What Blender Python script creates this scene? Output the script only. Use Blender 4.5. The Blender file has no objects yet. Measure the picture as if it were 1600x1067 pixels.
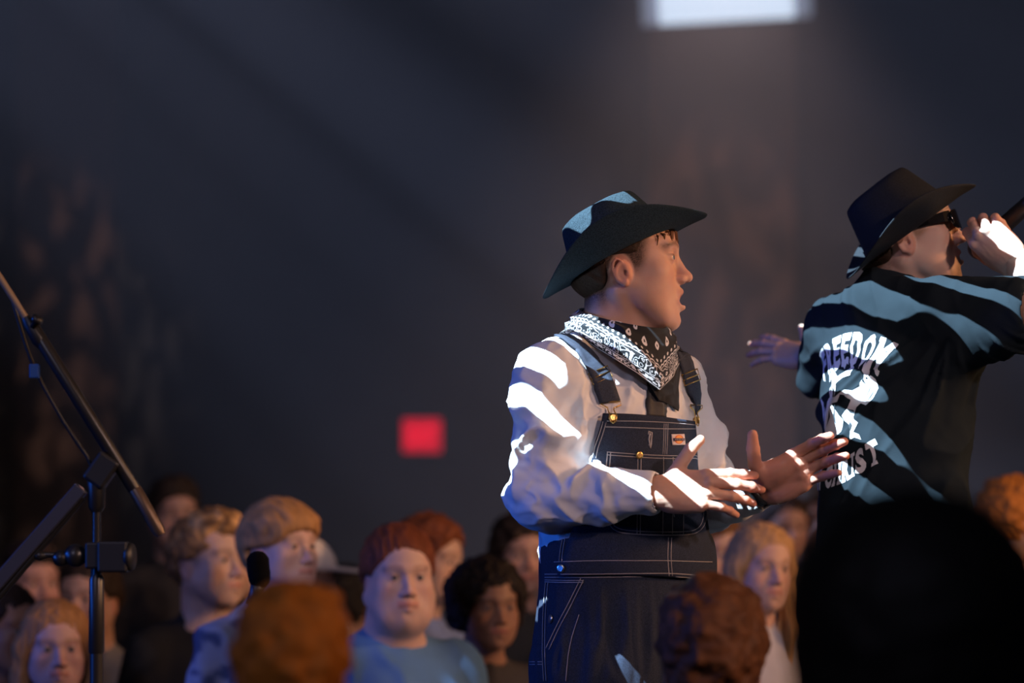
import bpy, bmesh, math, random
import numpy as np
from mathutils import Vector, Matrix
from mathutils.bvhtree import BVHTree

C = bpy.context.scene.collection
SC = bpy.context.scene
PI = math.pi
FPX = 85.0 / 36.0 * 1600.0          # focal length in pixels of the 1600 px wide frame
CAM_Z = 1.65
HORIZON = 850.0


def P(px, py, d):
    """world point at distance d in front of the camera for a photograph pixel"""
    return Vector(((px - 800.0) * d / FPX, d, CAM_Z + (HORIZON - py) * d / FPX))


# ---------------------------------------------------------------- camera
cam_d = bpy.data.cameras.new('camera')
cam = bpy.data.objects.new('camera', cam_d)
C.objects.link(cam)
cam.location = (0, 0, CAM_Z)
cam.rotation_euler = (PI / 2, 0, 0)
cam_d.lens = 85; cam_d.sensor_width = 36
cam_d.shift_y = (HORIZON - 533.5) / 1600.0
cam_d.clip_start = .05
cam_d.dof.use_dof = True
cam_d.dof.focus_distance = 4.72
cam_d.dof.aperture_fstop = 1.8
SC.camera = cam
SC.view_settings.view_transform = 'Standard'
SC.view_settings.look = 'None'
SC.view_settings.exposure = 0.0
SC.view_settings.gamma = 1.0
SC.view_settings.use_curve_mapping = False
SC.cycles.use_denoising = True
SC.cycles.max_bounces = 6
SC.cycles.volume_bounces = 0
SC.cycles.sample_clamp_indirect = 4

# ---------------------------------------------------------------- world and stage lights
w = bpy.data.worlds.new('dark_hall'); SC.world = w; w.use_nodes = True
w.node_tree.nodes['Background'].inputs[0].default_value = (.10, .12, .2, 1)
w.node_tree.nodes['Background'].inputs[1].default_value = .012


def spot(name, loc, target, power, col, size=30, blend=.4, radius=.05):
    l = bpy.data.lights.new(name, 'SPOT'); l.energy = power; l.color = col
    l.spot_size = math.radians(size); l.spot_blend = blend; l.shadow_soft_size = radius
    o = bpy.data.objects.new(name, l); C.objects.link(o)
    o.location = loc
    o.rotation_euler = (Vector(target) - Vector(loc)).to_track_quat('-Z', 'Y').to_euler()
    return o


def gobo(o, scale, lo, hi, stretch=(1, 1), seed=0.0, rot=0.0, dist=0.0, floor_=0.0, shapes=(), bands=0.0):
    """break-up pattern in front of the lamp: noise in the lamp's own projection plane.
    shapes: (world point, half width, half height, bias) made-up light (+) and dark (-) spots in the pattern, aimed at scene points"""
    l = o.data; l.use_nodes = True; nt = l.node_tree
    N = nt.nodes.new; K = nt.links.new
    em = nt.nodes['Emission']
    tc = N('ShaderNodeNewGeometry'); vt = N('ShaderNodeVectorTransform'); vt.vector_type = 'VECTOR'; vt.convert_from = 'WORLD'; vt.convert_to = 'OBJECT'
    K(tc.outputs['Incoming'], vt.inputs[0]); sx = N('ShaderNodeSeparateXYZ'); K(vt.outputs[0], sx.inputs[0])

    def mth(op, a, b=None, c=None):
        d = N('ShaderNodeMath'); d.operation = op
        for i, v in enumerate((a, b, c)):
            if v is None: continue
            if isinstance(v, (int, float)): d.inputs[i].default_value = v
            else: K(v, d.inputs[i])
        return d.outputs[0]
    gx = mth('DIVIDE', sx.outputs[0], sx.outputs[2]); gy = mth('DIVIDE', sx.outputs[1], sx.outputs[2])
    cx = N('ShaderNodeCombineXYZ'); K(gx, cx.inputs[0]); K(gy, cx.inputs[1])
    mp = N('ShaderNodeMapping'); mp.vector_type = 'POINT'
    mp.inputs['Location'].default_value = (seed, seed * .37, 0)
    mp.inputs['Rotation'].default_value = (0, 0, rot)
    mp.inputs['Scale'].default_value = (stretch[0], stretch[1], 1)
    K(cx.outputs[0], mp.inputs[0])
    n = N('ShaderNodeTexNoise'); n.inputs['Scale'].default_value = scale; n.inputs['Detail'].default_value = 1.0
    n.inputs['Distortion'].default_value = dist
    K(mp.outputs[0], n.inputs['Vector'])
    out = n.outputs[0]
    if bands:
        # wavy slots cut in the plate
        n2 = N('ShaderNodeTexNoise'); n2.inputs['Scale'].default_value = scale * 1.15; n2.inputs['Detail'].default_value = 0.5
        K(mp.outputs[0], n2.inputs['Vector'])
        ph = mth('MULTIPLY_ADD', n2.outputs[0], 6.0, mth('MULTIPLY', mth('MULTIPLY_ADD', gx, .22, gy), 2 * PI / bands))
        out = mth('MULTIPLY_ADD', mth('SINE', ph), .20, mth('MULTIPLY_ADD', mth('SUBTRACT', n.outputs[0], .5), .55, .5))
    if shapes:
        bpy.context.view_layer.update()
        inv = o.matrix_world.inverted()
        for (p, rx, ry, ang, bias) in shapes:
            q = inv @ Vector(p); x0, y0 = q.x / q.z, q.y / q.z; dd = abs(q.z)
            c_, s_ = math.cos(ang), math.sin(ang)
            dx = mth('SUBTRACT', gx, x0); dy = mth('SUBTRACT', gy, y0)
            u = mth('MULTIPLY', mth('ADD', mth('MULTIPLY', dx, c_), mth('MULTIPLY', dy, s_)), dd / rx)
            w_ = mth('MULTIPLY', mth('SUBTRACT', mth('MULTIPLY', dy, c_), mth('MULTIPLY', dx, s_)), dd / ry)
            r2 = mth('ADD', mth('MULTIPLY', u, u), mth('MULTIPLY', w_, w_))
            f = mth('MAXIMUM', mth('SUBTRACT', 1.0, mth('MULTIPLY', r2, r2)), 0.0)
            out = mth('MULTIPLY_ADD', f, bias, out)
    mr = N('ShaderNodeMapRange'); mr.inputs[1].default_value = lo; mr.inputs[2].default_value = hi
    mr.inputs[3].default_value = floor_; mr.inputs[4].default_value = 1
    K(out, mr.inputs[0]); K(mr.outputs[0], em.inputs['Strength'])
    return mr


# cool white break-up projector, high from the audience's left
key = spot('key_projector', (-4.4, .3, 8.6), (.52, 4.8, 1.85), 34000, (.62, .84, 1.0), 15.5, .2, .0015)
gobo(key, 46, .555, .570, (.6, 1.4), 3.1, .2, .3, bands=.0080, shapes=[  # spots added to the pattern to light and darken chosen places
    (P(1030, 440, 4.7), .10, .11, 0, -.6), (P(1005, 690, 4.6), .10, .09, 0, -.6), (P(985, 500, 4.7), .10, .035, .3, -.4),
    (P(1000, 990, 4.65), .15, .095, 0, -.8), (P(890, 1050, 4.65), .14, .07, 0, -.8), (P(1420, 330, 4.95), .15, .10, 0, -.5), (P(1112, 990, 3.85), .26, .26, 0, -.9), (P(1190, 960, 6.5), .45, .42, 0, -.9), (P(1584, 850, 7.0), .5, .4, 0, -.9),
    (P(120, 780, 4.4), .22, .34, 0, -.9), (P(400, 895, 4.35), .09, .09, 0, -.9), (P(1600, 320, 4.9), .05, .04, 0, -.5),
    (P(1490, 390, 4.9), .05, .05, 0, -.2), (P(1510, 700, 4.9), .10, .16, 0, -.25), (P(1250, 710, 4.55), .09, .07, 0, -.12),
    (P(850, 640, 4.6), .12, .09, 0, .05), (P(850, 760, 4.6), .10, .07, 0, .05), (P(960, 772, 4.5), .11, .012, .1, .2), (P(950, 815, 4.5), .11, .018, .05, -.2),
    (P(945, 335, 4.7), .08, .05, .3, .16), (P(915, 522, 4.7), .06, .03, .3, .12), (P(900, 408, 4.62), .10, .03, .5, .15), (P(1080, 750, 4.5), .07, .05, .3, .02), (P(1245, 712, 4.55), .05, .008, -.3, .4),
    (P(1400, 490, 4.95), .17, .06, .1, .05), (P(1440, 405, 4.9), .03, .025, 0, .4), (P(1615, 440, 4.82), .035, .04, 0, .3), (P(1545, 395, 4.9), .05, .03, 0, -.12), (P(1215, 548, 5.5), .15, .12, 0, -.7), (P(1340, 610, 4.95), .11, .16, .1, .12),
    (P(880, 865, 4.7), .035, .025, 0, 1.2)])
# rose wash from the right, amber from behind it, lavender and blue from the left
warm = spot('rose_wash', (5.0, -.8, 4.7), (.4, 5.0, 1.7), 760, (1.0, .65, .56), 34, .6, .25)
amber = spot('amber_wash', (6.5, 4.5, 3.8), (-1.2, 6.9, 1.4), 950, (1.0, .50, .22), 50, .6, .2)
amber2 = spot('amber_wash_front', (5.0, 1.4, 3.3), (.0, 3.35, 1.5), 170, (1.0, .46, .15), 19, .5, .1)
fill = spot('lavender_wash', (-3.0, -3.5, 5.6), (.4, 5.0, 1.8), 310, (.74, .70, 1.0), 50, .6, .4)
blue = spot('blue_wash', (-6.0, 4.0, 2.9), (.3, 5.0, 1.2), 480, (.02, .15, 1.0), 40, .7, .3)
crowdw = spot('added_crowd_fill', (-2.2, 1.2, 6.8), (-.7, 6.8, 1.5), 80, (.80, .70, .95), 34, .7, .4)  # extra lamp added to brighten the audience
bluel = spot('blue_wash_low', (-5.0, 2.6, 1.75), (.12, 4.7, 1.45), 150, (.02, .17, 1.0), 8.5, .4, .05)
# haze beams crossing the hall behind the performers, and the warm pattern on the back wall
beam = spot('beam_projector', (-6.0, 9.5, 7.6), (2.6, 11.0, 2.4), 6600, (.56, .64, 1.0), 50, .8, .03)
gobo(beam, 9, .40, .62, (1.6, 1.6), 1.7, .0, .0, .22)
hl = spot('added_pier_glow', (P(1134, 0, 14.0).x, 13.6, 5.6), (P(1134, 0, 14.0).x - .2, 13.2, 1.0), 560, (1.0, .68, .56), 80, 1.0, .2)  # added warm lamp: makes the haze halo and lights the pier
wl1 = spot('wall_pattern_projector', (1.0, 8.0, 6.8), (-3.0, 15.0, 3.0), 900, (1.0, .72, .58), 16, .6, .02)
wl2 = spot('wall_pattern_projector_right', (-1.0, 8.0, 6.8), (1.35, 15.5, 2.9), 900, (1.0, .62, .48), 20, .7, .02)
gobo(wl1, 60, .50, .68, (1.3, .55), 2.1, .0, .5)
gobo(wl2, 60, .46, .68, (1.3, .55), 5.1, .5, .5, .12)



# ---------------------------------------------------------------- volume fields -> meshes
def V3(v):
    return np.array(v, dtype=np.float64)


class Vol:
    """signed distance field on a grid; shapes are blended in and meshed by surface nets"""

    def __init__(s, lo, hi, h):
        s.lo = V3(lo)
        s.h = h
        n = np.ceil((V3(hi) - s.lo) / h).astype(int) + 1
        s.n = n
        s.ax = [s.lo[i] + np.arange(n[i]) * h for i in range(3)]
        s.F = np.full(tuple(n), 10.0, dtype=np.float32)

    def _sl(s, lo, hi, m):
        a = np.clip(np.floor((V3(lo) - m - s.lo) / s.h).astype(int), 0, s.n)
        b = np.clip(np.ceil((V3(hi) + m - s.lo) / s.h).astype(int) + 1, 0, s.n)
        if np.any(b <= a):
            return None, None
        sl = tuple(slice(a[i], b[i]) for i in range(3))
        g = np.meshgrid(s.ax[0][sl[0]], s.ax[1][sl[1]], s.ax[2][sl[2]], indexing='ij', sparse=True)
        return sl, g

    def op(s, prim, k=0.0, mode='u'):
        f, lo, hi = prim
        sl, g = s._sl(lo, hi, k + 3 * s.h)
        if sl is None:
            return s
        d = f(*g)
        a = s.F[sl]
        if mode == 'u':
            if k > 0:
                hh = np.maximum(k - np.abs(a - d), 0) / k
                r = np.minimum(a, d) - hh * hh * k * .25
            else:
                r = np.minimum(a, d)
        else:
            d = -d
            if k > 0:
                hh = np.maximum(k - np.abs(a - d), 0) / k
                r = np.maximum(a, d) + hh * hh * k * .25
            else:
                r = np.maximum(a, d)
        s.F[sl] = r
        return s

    def u(s, prim, k=0.01):
        return s.op(prim, k, 'u')

    def cut(s, prim, k=0.004):
        return s.op(prim, k, 'd')

    def clip(s, fn, k=0.0):
        """intersection with fn(X,Y,Z) < 0 over the whole grid"""
        g = np.meshgrid(*s.ax, indexing='ij', sparse=True)
        d = fn(*g)
        if k > 0:
            hh = np.maximum(k - np.abs(s.F - d), 0) / k
            s.F = np.maximum(s.F, d) + hh * hh * k * .25
        else:
            s.F = np.maximum(s.F, d)
        return s

    def grid(s):
        return np.meshgrid(*s.ax, indexing='ij', sparse=True)

    def nets(s):
        F = s.F.copy()
        F[0] = F[-1] = 10; F[:, 0] = F[:, -1] = 10; F[:, :, 0] = F[:, :, -1] = 10
        S = F < 0
        c = np.zeros(tuple(s.n - 1), dtype=np.int8)
        for i in (0, 1):
            for j in (0, 1):
                for k in (0, 1):
                    c += S[i:s.n[0] - 1 + i, j:s.n[1] - 1 + j, k:s.n[2] - 1 + k]
        act = (c > 0) & (c < 8)
        idx = np.argwhere(act)
        if len(idx) == 0:
            return np.zeros((0, 3)), np.zeros((0, 4), int)
        num = np.full(act.shape, -1, dtype=np.int64)
        num[act] = np.arange(len(idx))
        I, J, K = idx.T
        acc = np.zeros((len(idx), 3)); cnt = np.zeros(len(idx))
        cor = [(a, b, d) for a in (0, 1) for b in (0, 1) for d in (0, 1)]
        for p in cor:
            for ax in range(3):
                if p[ax] == 1:
                    continue
                q = list(p); q[ax] = 1
                fa = F[I + p[0], J + p[1], K + p[2]]
                fb = F[I + q[0], J + q[1], K + q[2]]
                m = (fa < 0) != (fb < 0)
                t = np.where(m, fa / np.where(m, fa - fb, 1), 0)
                pt = np.zeros((len(idx), 3)); pt[:] = p
                pt[:, ax] = t
                acc += pt * m[:, None]; cnt += m
        v = s.lo + (idx + acc / cnt[:, None]) * s.h
        quads = []
        for ax in range(3):
            o = [1, 1, 1]; o[ax] = 0
            sl0 = [slice(1, s.n[i] - 1) for i in range(3)]; sl0[ax] = slice(0, s.n[ax] - 1)
            sl1 = list(sl0); sl1[ax] = slice(1, s.n[ax])
            a = S[tuple(sl0)]; b = S[tuple(sl1)]
            w = np.argwhere(a != b)
            if len(w) == 0:
                continue
            base = w + np.array([sl0[i].start for i in range(3)])
            flip = a[tuple(w.T)]
            e1 = [0, 0, 0]; e1[(ax + 1) % 3] = 1
            e2 = [0, 0, 0]; e2[(ax + 2) % 3] = 1
            e1 = np.array(e1); e2 = np.array(e2)
            A = num[tuple((base - e1 - e2).T)]; B = num[tuple((base - e2).T)]
            D = num[tuple(base.T)]; E = num[tuple((base - e1).T)]
            q = np.stack([A, B, D, E], 1)
            q[~flip] = q[~flip][:, ::-1]
            quads.append(q)
        q = np.concatenate(quads)
        q = q[(q >= 0).all(1)]
        return v, q


def smooth_verts(v, q, it=1, lam=.5):
    e = np.concatenate([q[:, [0, 1]], q[:, [1, 2]], q[:, [2, 3]], q[:, [3, 0]]])
    e = np.concatenate([e, e[:, ::-1]])
    for _ in range(it):
        acc = np.zeros_like(v); n = np.zeros(len(v))
        for ax in range(3):
            acc[:, ax] = np.bincount(e[:, 0], weights=v[e[:, 1], ax], minlength=len(v))
        n = np.bincount(e[:, 0], minlength=len(v))
        v = v * (1 - lam) + lam * acc / np.maximum(n, 1)[:, None]
    return v


def vnormals(v, q):
    fn = np.cross(v[q[:, 2]] - v[q[:, 0]], v[q[:, 3]] - v[q[:, 1]])
    n = np.zeros_like(v)
    for i in range(4):
        for ax in range(3):
            n[:, ax] += np.bincount(q[:, i], weights=fn[:, ax], minlength=len(v))
    return n / np.maximum(np.linalg.norm(n, axis=1), 1e-12)[:, None]


def ell(c, r, R=None):
    c = V3(c); r = V3(r)
    m = float(r.max()) if R is not None else r

    def f(X, Y, Z):
        x, y, z = X - c[0], Y - c[1], Z - c[2]
        if R is not None:
            x, y, z = (R[0][0] * x + R[1][0] * y + R[2][0] * z, R[0][1] * x + R[1][1] * y + R[2][1] * z,
                       R[0][2] * x + R[1][2] * y + R[2][2] * z)
        a, b, e = x / r[0], y / r[1], z / r[2]
        k0 = np.sqrt(a * a + b * b + e * e)
        k1 = np.sqrt((a / r[0]) ** 2 + (b / r[1]) ** 2 + (e / r[2]) ** 2)
        return k0 * (k0 - 1) / np.maximum(k1, 1e-9)
    return f, c - m, c + m


def sph(c, r):
    return ell(c, (r, r, r))


def cap(a, b, ra, rb=None):
    a = V3(a); b = V3(b); rb = ra if rb is None else rb
    ab = b - a; L = max(float(ab @ ab), 1e-12); m = max(ra, rb)

    def f(X, Y, Z):
        t = np.clip(((X - a[0]) * ab[0] + (Y - a[1]) * ab[1] + (Z - a[2]) * ab[2]) / L, 0, 1)
        return np.sqrt((X - a[0] - t * ab[0]) ** 2 + (Y - a[1] - t * ab[1]) ** 2 + (Z - a[2] - t * ab[2]) ** 2) - (ra + t * (rb - ra))
    return f, np.minimum(a, b) - m, np.maximum(a, b) + m


def rbox(c, hs, r=.003, R=None):
    c = V3(c); hs = V3(hs); m = float(np.linalg.norm(hs)) if R is not None else hs

    def f(X, Y, Z):
        x, y, z = X - c[0], Y - c[1], Z - c[2]
        if R is not None:
            x, y, z = (R[0][0] * x + R[1][0] * y + R[2][0] * z, R[0][1] * x + R[1][1] * y + R[2][1] * z,
                       R[0][2] * x + R[1][2] * y + R[2][2] * z)
        a, b, e = np.abs(x) - hs[0] + r, np.abs(y) - hs[1] + r, np.abs(z) - hs[2] + r
        return np.sqrt(np.maximum(a, 0) ** 2 + np.maximum(b, 0) ** 2 + np.maximum(e, 0) ** 2) + np.minimum(np.maximum(a, np.maximum(b, e)), 0) - r
    return f, c - m, c + m


def chain(vol, pts, rs, k=.003):
    for i in range(len(pts) - 1):
        vol.u(cap(pts[i], pts[i + 1], rs[i], rs[i + 1]), k)


# value noise -----------------------------------------------------------------
def _hash(ix, iy, iz, seed):
    h = (ix.astype(np.int64) * 374761393 + iy.astype(np.int64) * 668265263 + iz.astype(np.int64) * 2147483647 + seed * 974634777) & 0x7fffffff
    h = ((h ^ (h >> 13)) * 1274126177) & 0x7fffffff
    h = h ^ (h >> 16)
    return (h & 0xffff) / 65535.0


def vnoise(p, seed=0):
    i = np.floor(p).astype(np.int64); f = p - i
    f = f * f * (3 - 2 * f)
    r = 0
    for a in (0, 1):
        for b in (0, 1):
            for c in (0, 1):
                w = (f[:, 0] if a else 1 - f[:, 0]) * (f[:, 1] if b else 1 - f[:, 1]) * (f[:, 2] if c else 1 - f[:, 2])
                r = r + w * _hash(i[:, 0] + a, i[:, 1] + b, i[:, 2] + c, seed)
    return r


def fbm(p, oct=3, seed=0):
    r = 0; a = .5; t = 0
    for o in range(oct):
        r = r + a * vnoise(p * 2 ** o + 17.3 * o, seed + o); t += a; a *= .5
    return r / t


def folds(p, seed=0):
    """soft sharp-crested cloth folds, 0..1"""
    n = fbm(p, 2, seed)
    return (1 - np.abs(2 * n - 1) * 2.2).clip(0, 1) ** 1.5


def sstep(a, b, x):
    t = np.clip((x - a) / (b - a), 0, 1)
    return t * t * (3 - 2 * t)


# ---------------------------------------------------------------- mesh objects
def link(name, me, mats, parent=None):
    ob = bpy.data.objects.new(name, me)
    C.objects.link(ob)
    for m in (mats if isinstance(mats, (list, tuple)) else [mats]):
        me.materials.append(m)
    if parent is not None:
        ob.parent = parent
        bpy.context.view_layer.update()
        ob.matrix_parent_inverse = parent.matrix_world.inverted()
    return ob


def mesh_obj(name, v, q, mats, parent=None, col=None, smooth=True):
    me = bpy.data.meshes.new(name)
    v = np.asarray(v, dtype=np.float32)
    if isinstance(q, np.ndarray):
        n = q.shape[1]
        me.vertices.add(len(v)); me.vertices.foreach_set('co', v.ravel())
        me.loops.add(q.size); me.loops.foreach_set('vertex_index', q.ravel().astype(np.int32))
        me.polygons.add(len(q)); me.polygons.foreach_set('loop_start', np.arange(0, q.size, n, dtype=np.int32))
        me.update(calc_edges=True)
    else:
        me.from_pydata([tuple(x) for x in v], [], [tuple(f) for f in q])
        me.update()
    me.polygons.foreach_set('use_smooth', [smooth] * len(me.polygons))
    if col is not None:
        a = me.color_attributes.new('Col', 'FLOAT_COLOR', 'POINT')
        c4 = np.ones((len(v), 4), dtype=np.float32); c4[:, :3] = col
        a.data.foreach_set('color', c4.ravel())
    me.validate()
    return link(name, me, mats, parent)


def xform(v, M):
    M = np.array(M)
    return v @ M[:3, :3].T + M[:3, 3]


def join_vq(parts):
    vs, qs, n = [], [], 0
    for v, q in parts:
        vs.append(v); qs.append(q + n); n += len(v)
    return np.concatenate(vs), np.concatenate(qs)


def tag(o, label=None, cat=None, group=None, kind=None):
    if label: o['label'] = label
    if cat: o['category'] = cat
    if group: o['group'] = group
    if kind: o['kind'] = kind
    return o


def tube_vq(pts, r, n=8, closed=False, caps=True):
    pts = [Vector(p) for p in pts]
    rs = r if isinstance(r, (list, tuple)) else [r] * len(pts)
    m = len(pts); V = []; Q = []
    up = None
    for i, p in enumerate(pts):
        if closed:
            t = pts[(i + 1) % m] - pts[i - 1]
        else:
            t = pts[min(i + 1, m - 1)] - pts[max(i - 1, 0)]
        t.normalize()
        if up is None:
            up = Vector((0, 0, 1)) if abs(t.z) < .9 else Vector((1, 0, 0))
        u = t.cross(up)
        if u.length < 1e-6:
            u = t.cross(Vector((1, .3, .2)))
        u.normalize(); w = u.cross(t).normalized(); up = w
        for k in range(n):
            a = 2 * PI * k / n
            V.append(p + (u * math.cos(a) + w * math.sin(a)) * rs[i])
    for i in range(m if closed else m - 1):
        j = (i + 1) % m
        for k in range(n):
            Q.append((i * n + k, i * n + (k + 1) % n, j * n + (k + 1) % n, j * n + k))
    if caps and not closed:
        for e, idx in ((0, 0), (1, m - 1)):
            V.append(pts[idx]); c = len(V) - 1
            for k in range(n):
                a, b = idx * n + k, idx * n + (k + 1) % n
                Q.append((c, b, a, a) if e == 0 else (c, a, b, b))
    return np.array([tuple(x) for x in V]), Q


class MB:
    """collects simple shapes into one mesh"""

    def __init__(s):
        s.v = []; s.f = []

    def add(s, v, f):
        n = len(s.v)
        s.v.extend([tuple(x) for x in v])
        for q in f:
            q = [n + i for i in q]
            r = []
            for i in q:
                if i not in r:
                    r.append(i)
            if len(r) > 2:
                s.f.append(tuple(r))
        return s

    def tube(s, pts, r, n=8, closed=False):
        v, q = tube_vq(pts, r, n, closed)
        return s.add(v, q)

    def box(s, c, hs, M=None, bev=0.0):
        bm = bmesh.new()
        bmesh.ops.create_cube(bm, size=2)
        bmesh.ops.scale(bm, vec=Vector(hs), verts=bm.verts)
        if bev > 0:
            bmesh.ops.bevel(bm, geom=bm.edges[:], offset=bev, segments=2, affect='EDGES', profile=.5)
        T = Matrix.Translation(Vector(c)) @ (M.to_4x4() if M is not None else Matrix())
        bmesh.ops.transform(bm, matrix=T, verts=bm.verts)
        bm.verts.ensure_lookup_table()
        for i, vv in enumerate(bm.verts): vv.index = i
        s.add([v.co for v in bm.verts], [[v.index for v in f.verts] for f in bm.faces])
        bm.free()
        return s

    def lathe(s, prof, o, axis, n=20):
        """profile of (radius, height) pairs turned about axis through o"""
        o = Vector(o); a = Vector(axis).normalized()
        u = a.cross(Vector((0, 0, 1)) if abs(a.z) < .9 else Vector((1, 0, 0))).normalized(); w = a.cross(u)
        V = []; Q = []
        for (r, h) in prof:
            for k in range(n):
                t = 2 * PI * k / n
                V.append(o + a * h + (u * math.cos(t) + w * math.sin(t)) * r)
        for i in range(len(prof) - 1):
            for k in range(n):
                Q.append((i * n + k, i * n + (k + 1) % n, (i + 1) * n + (k + 1) % n, (i + 1) * n + k))
        Q.append(tuple(range(n))[::-1]); Q.append(tuple((len(prof) - 1) * n + k for k in range(n)))
        return s.add(V, Q)

    def build(s, name, m, parent=None, smooth=True):
        return mesh_obj(name, s.v, s.f, m, parent, smooth=smooth)


def shade_auto(o, ang=35):
    me = o.data
    bm = bmesh.new(); bm.from_mesh(me)
    for e in bm.edges:
        if len(e.link_faces) == 2:
            e.smooth = e.calc_face_angle(0) < math.radians(ang)
    bm.to_mesh(me); bm.free()
    return o


# ---------------------------------------------------------------- materials
def nodes(name):
    m = bpy.data.materials.new(name); m.use_nodes = True
    nt = m.node_tree
    return m, nt, nt.nodes['Principled BSDF']


def mat(name, col=(.5, .5, .5), rough=.6, metal=0, attr=False, nscale=0, namp=.15, bump=0, bscale=200, spec=.5, sss=0, sheen=0, emit=None, estr=0, alpha=None, trans=0, coat=0):
    m, nt, b = nodes(name)
    b.inputs['Roughness'].default_value = rough
    b.inputs['Metallic'].default_value = metal
    b.inputs['Specular IOR Level'].default_value = spec
    b.inputs['Coat Weight'].default_value = coat
    if trans: b.inputs['Transmission Weight'].default_value = trans
    c = (*col, 1)
    b.inputs['Base Color'].default_value = c
    src = None
    if attr:
        a = nt.nodes.new('ShaderNodeAttribute'); a.attribute_name = 'Col'
        src = a.outputs['Color']
    tc = nt.nodes.new('ShaderNodeTexCoord')
    if nscale:
        n = nt.nodes.new('ShaderNodeTexNoise'); n.inputs['Scale'].default_value = nscale; n.inputs['Detail'].default_value = 5
        nt.links.new(tc.outputs['Object'], n.inputs['Vector'])
        mr = nt.nodes.new('ShaderNodeMapRange'); mr.inputs[1].default_value = .3; mr.inputs[2].default_value = .7
        mr.inputs[3].default_value = 1 - namp; mr.inputs[4].default_value = 1 + namp
        nt.links.new(n.outputs[0], mr.inputs[0])
        mx = nt.nodes.new('ShaderNodeMix'); mx.data_type = 'RGBA'; mx.blend_type = 'MULTIPLY'; mx.inputs[0].default_value = 1
        if src is not None: nt.links.new(src, mx.inputs[6])
        else: mx.inputs[6].default_value = c
        nt.links.new(mr.outputs[0], mx.inputs[7])
        src = mx.outputs[2]
    if src is not None:
        nt.links.new(src, b.inputs['Base Color'])
    if bump:
        n2 = nt.nodes.new('ShaderNodeTexNoise'); n2.inputs['Scale'].default_value = bscale; n2.inputs['Detail'].default_value = 3
        nt.links.new(tc.outputs['Object'], n2.inputs['Vector'])
        bp = nt.nodes.new('ShaderNodeBump'); bp.inputs['Strength'].default_value = bump; bp.inputs['Distance'].default_value = .002
        nt.links.new(n2.outputs[0], bp.inputs['Height']); nt.links.new(bp.outputs[0], b.inputs['Normal'])
    if sss:
        b.inputs['Subsurface Weight'].default_value = sss
        b.inputs['Subsurface Radius'].default_value = (.012, .005, .003)
        b.inputs['Subsurface Scale'].default_value = 1.0
    if sheen:
        b.inputs['Sheen Weight'].default_value = sheen
        b.inputs['Sheen Roughness'].default_value = .4
    if emit:
        b.inputs['Emission Color'].default_value = (*emit, 1); b.inputs['Emission Strength'].default_value = estr
    return m


M_skin = mat('skin', attr=True, rough=.5, spec=.35, sss=.25, bump=.12, bscale=500)
M_hair = mat('hair', attr=True, rough=.6, spec=.2, bump=.5, bscale=350)
M_eye = mat('eyeball', attr=True, rough=.1, spec=.6)
M_cotton_white = mat('white_cotton', (.78, .77, .78), .8, bump=.15, bscale=900, spec=.2)
M_cloth = mat('cloth_coloured', attr=True, rough=.85, bump=.2, bscale=700, spec=.2)
M_blacktee = mat('black_cotton', (.014, .021, .027), .95, bump=.3, bscale=900, spec=.1)
M_print = mat('white_print', (.82, .83, .85), .7, spec=.2)
M_denim = mat('denim', (.025, .032, .055), .85, nscale=600, namp=.5, bump=.5, bscale=1200, spec=.2)
M_thread = mat('white_thread', (.42, .38, .38), .9, spec=.1)
M_felt = mat('black_felt', (.023, .036, .046), 1.0, nscale=420, namp=.45, bump=.5, bscale=900, spec=.1)
M_felt2 = mat('black_felt_smooth', (.010, .013, .018), .8, nscale=300, namp=.3, bump=.3, bscale=700, spec=.25)
M_brass = mat('brass', (.75, .48, .16), .3, metal=1)
M_nickel = mat('nickel', (.8, .78, .72), .3, metal=1)
M_black = mat('black_metal', (.02, .02, .022), .4, spec=.5)
M_blackm = mat('black_plastic', (.012, .012, .014), .45)
M_gloss = mat('black_gloss', (.006, .006, .008), .08, spec=.8, coat=.5)

# ---------------------------------------------------------------- the hall
def box(name, c, hs, m, parent=None, bev=0.0, M=None):
    b = MB(); b.box(c, hs, M, bev); return b.build(name, m, parent, False)


M_wall = mat('dark_wall_paint', (.045, .047, .055), .9, nscale=3, namp=.15)
M_floor = mat('dark_floor', (.03, .03, .032), .6, nscale=6, namp=.3)
M_pil = mat('brown_acoustic_panel', (.12, .07, .055), .95, nscale=40, namp=.2, bump=.4, bscale=60)
WY = 15.6
tag(box('floor', (0, 8, -.05), (9, 9, .05), M_floor), kind='structure')
tag(box('wall_back', (0, WY + .1, 4.5), (9, .1, 4.5), M_wall), kind='structure')
tag(box('wall_left', (-9.1, 8, 4.5), (.1, 9, 4.5), M_wall), kind='structure')
tag(box('wall_right', (9.1, 8, 4.5), (.1, 9, 4.5), M_wall), kind='structure')
# acoustic piers standing out of the back wall
xl = P(96, 500, 15.2).x; xr = P(1132, 500, 15.2).x
tag(box('trim_1', (xl, WY - .15, 3.05), (.30, .15, 3.05), M_pil, bev=.01), kind='structure')
tag(box('trim_2', (xr, WY - .15, P(0, 34, 15.2).z / 2), (.46, .15, P(0, 34, 15.2).z / 2), M_pil, bev=.01), kind='structure')

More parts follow.
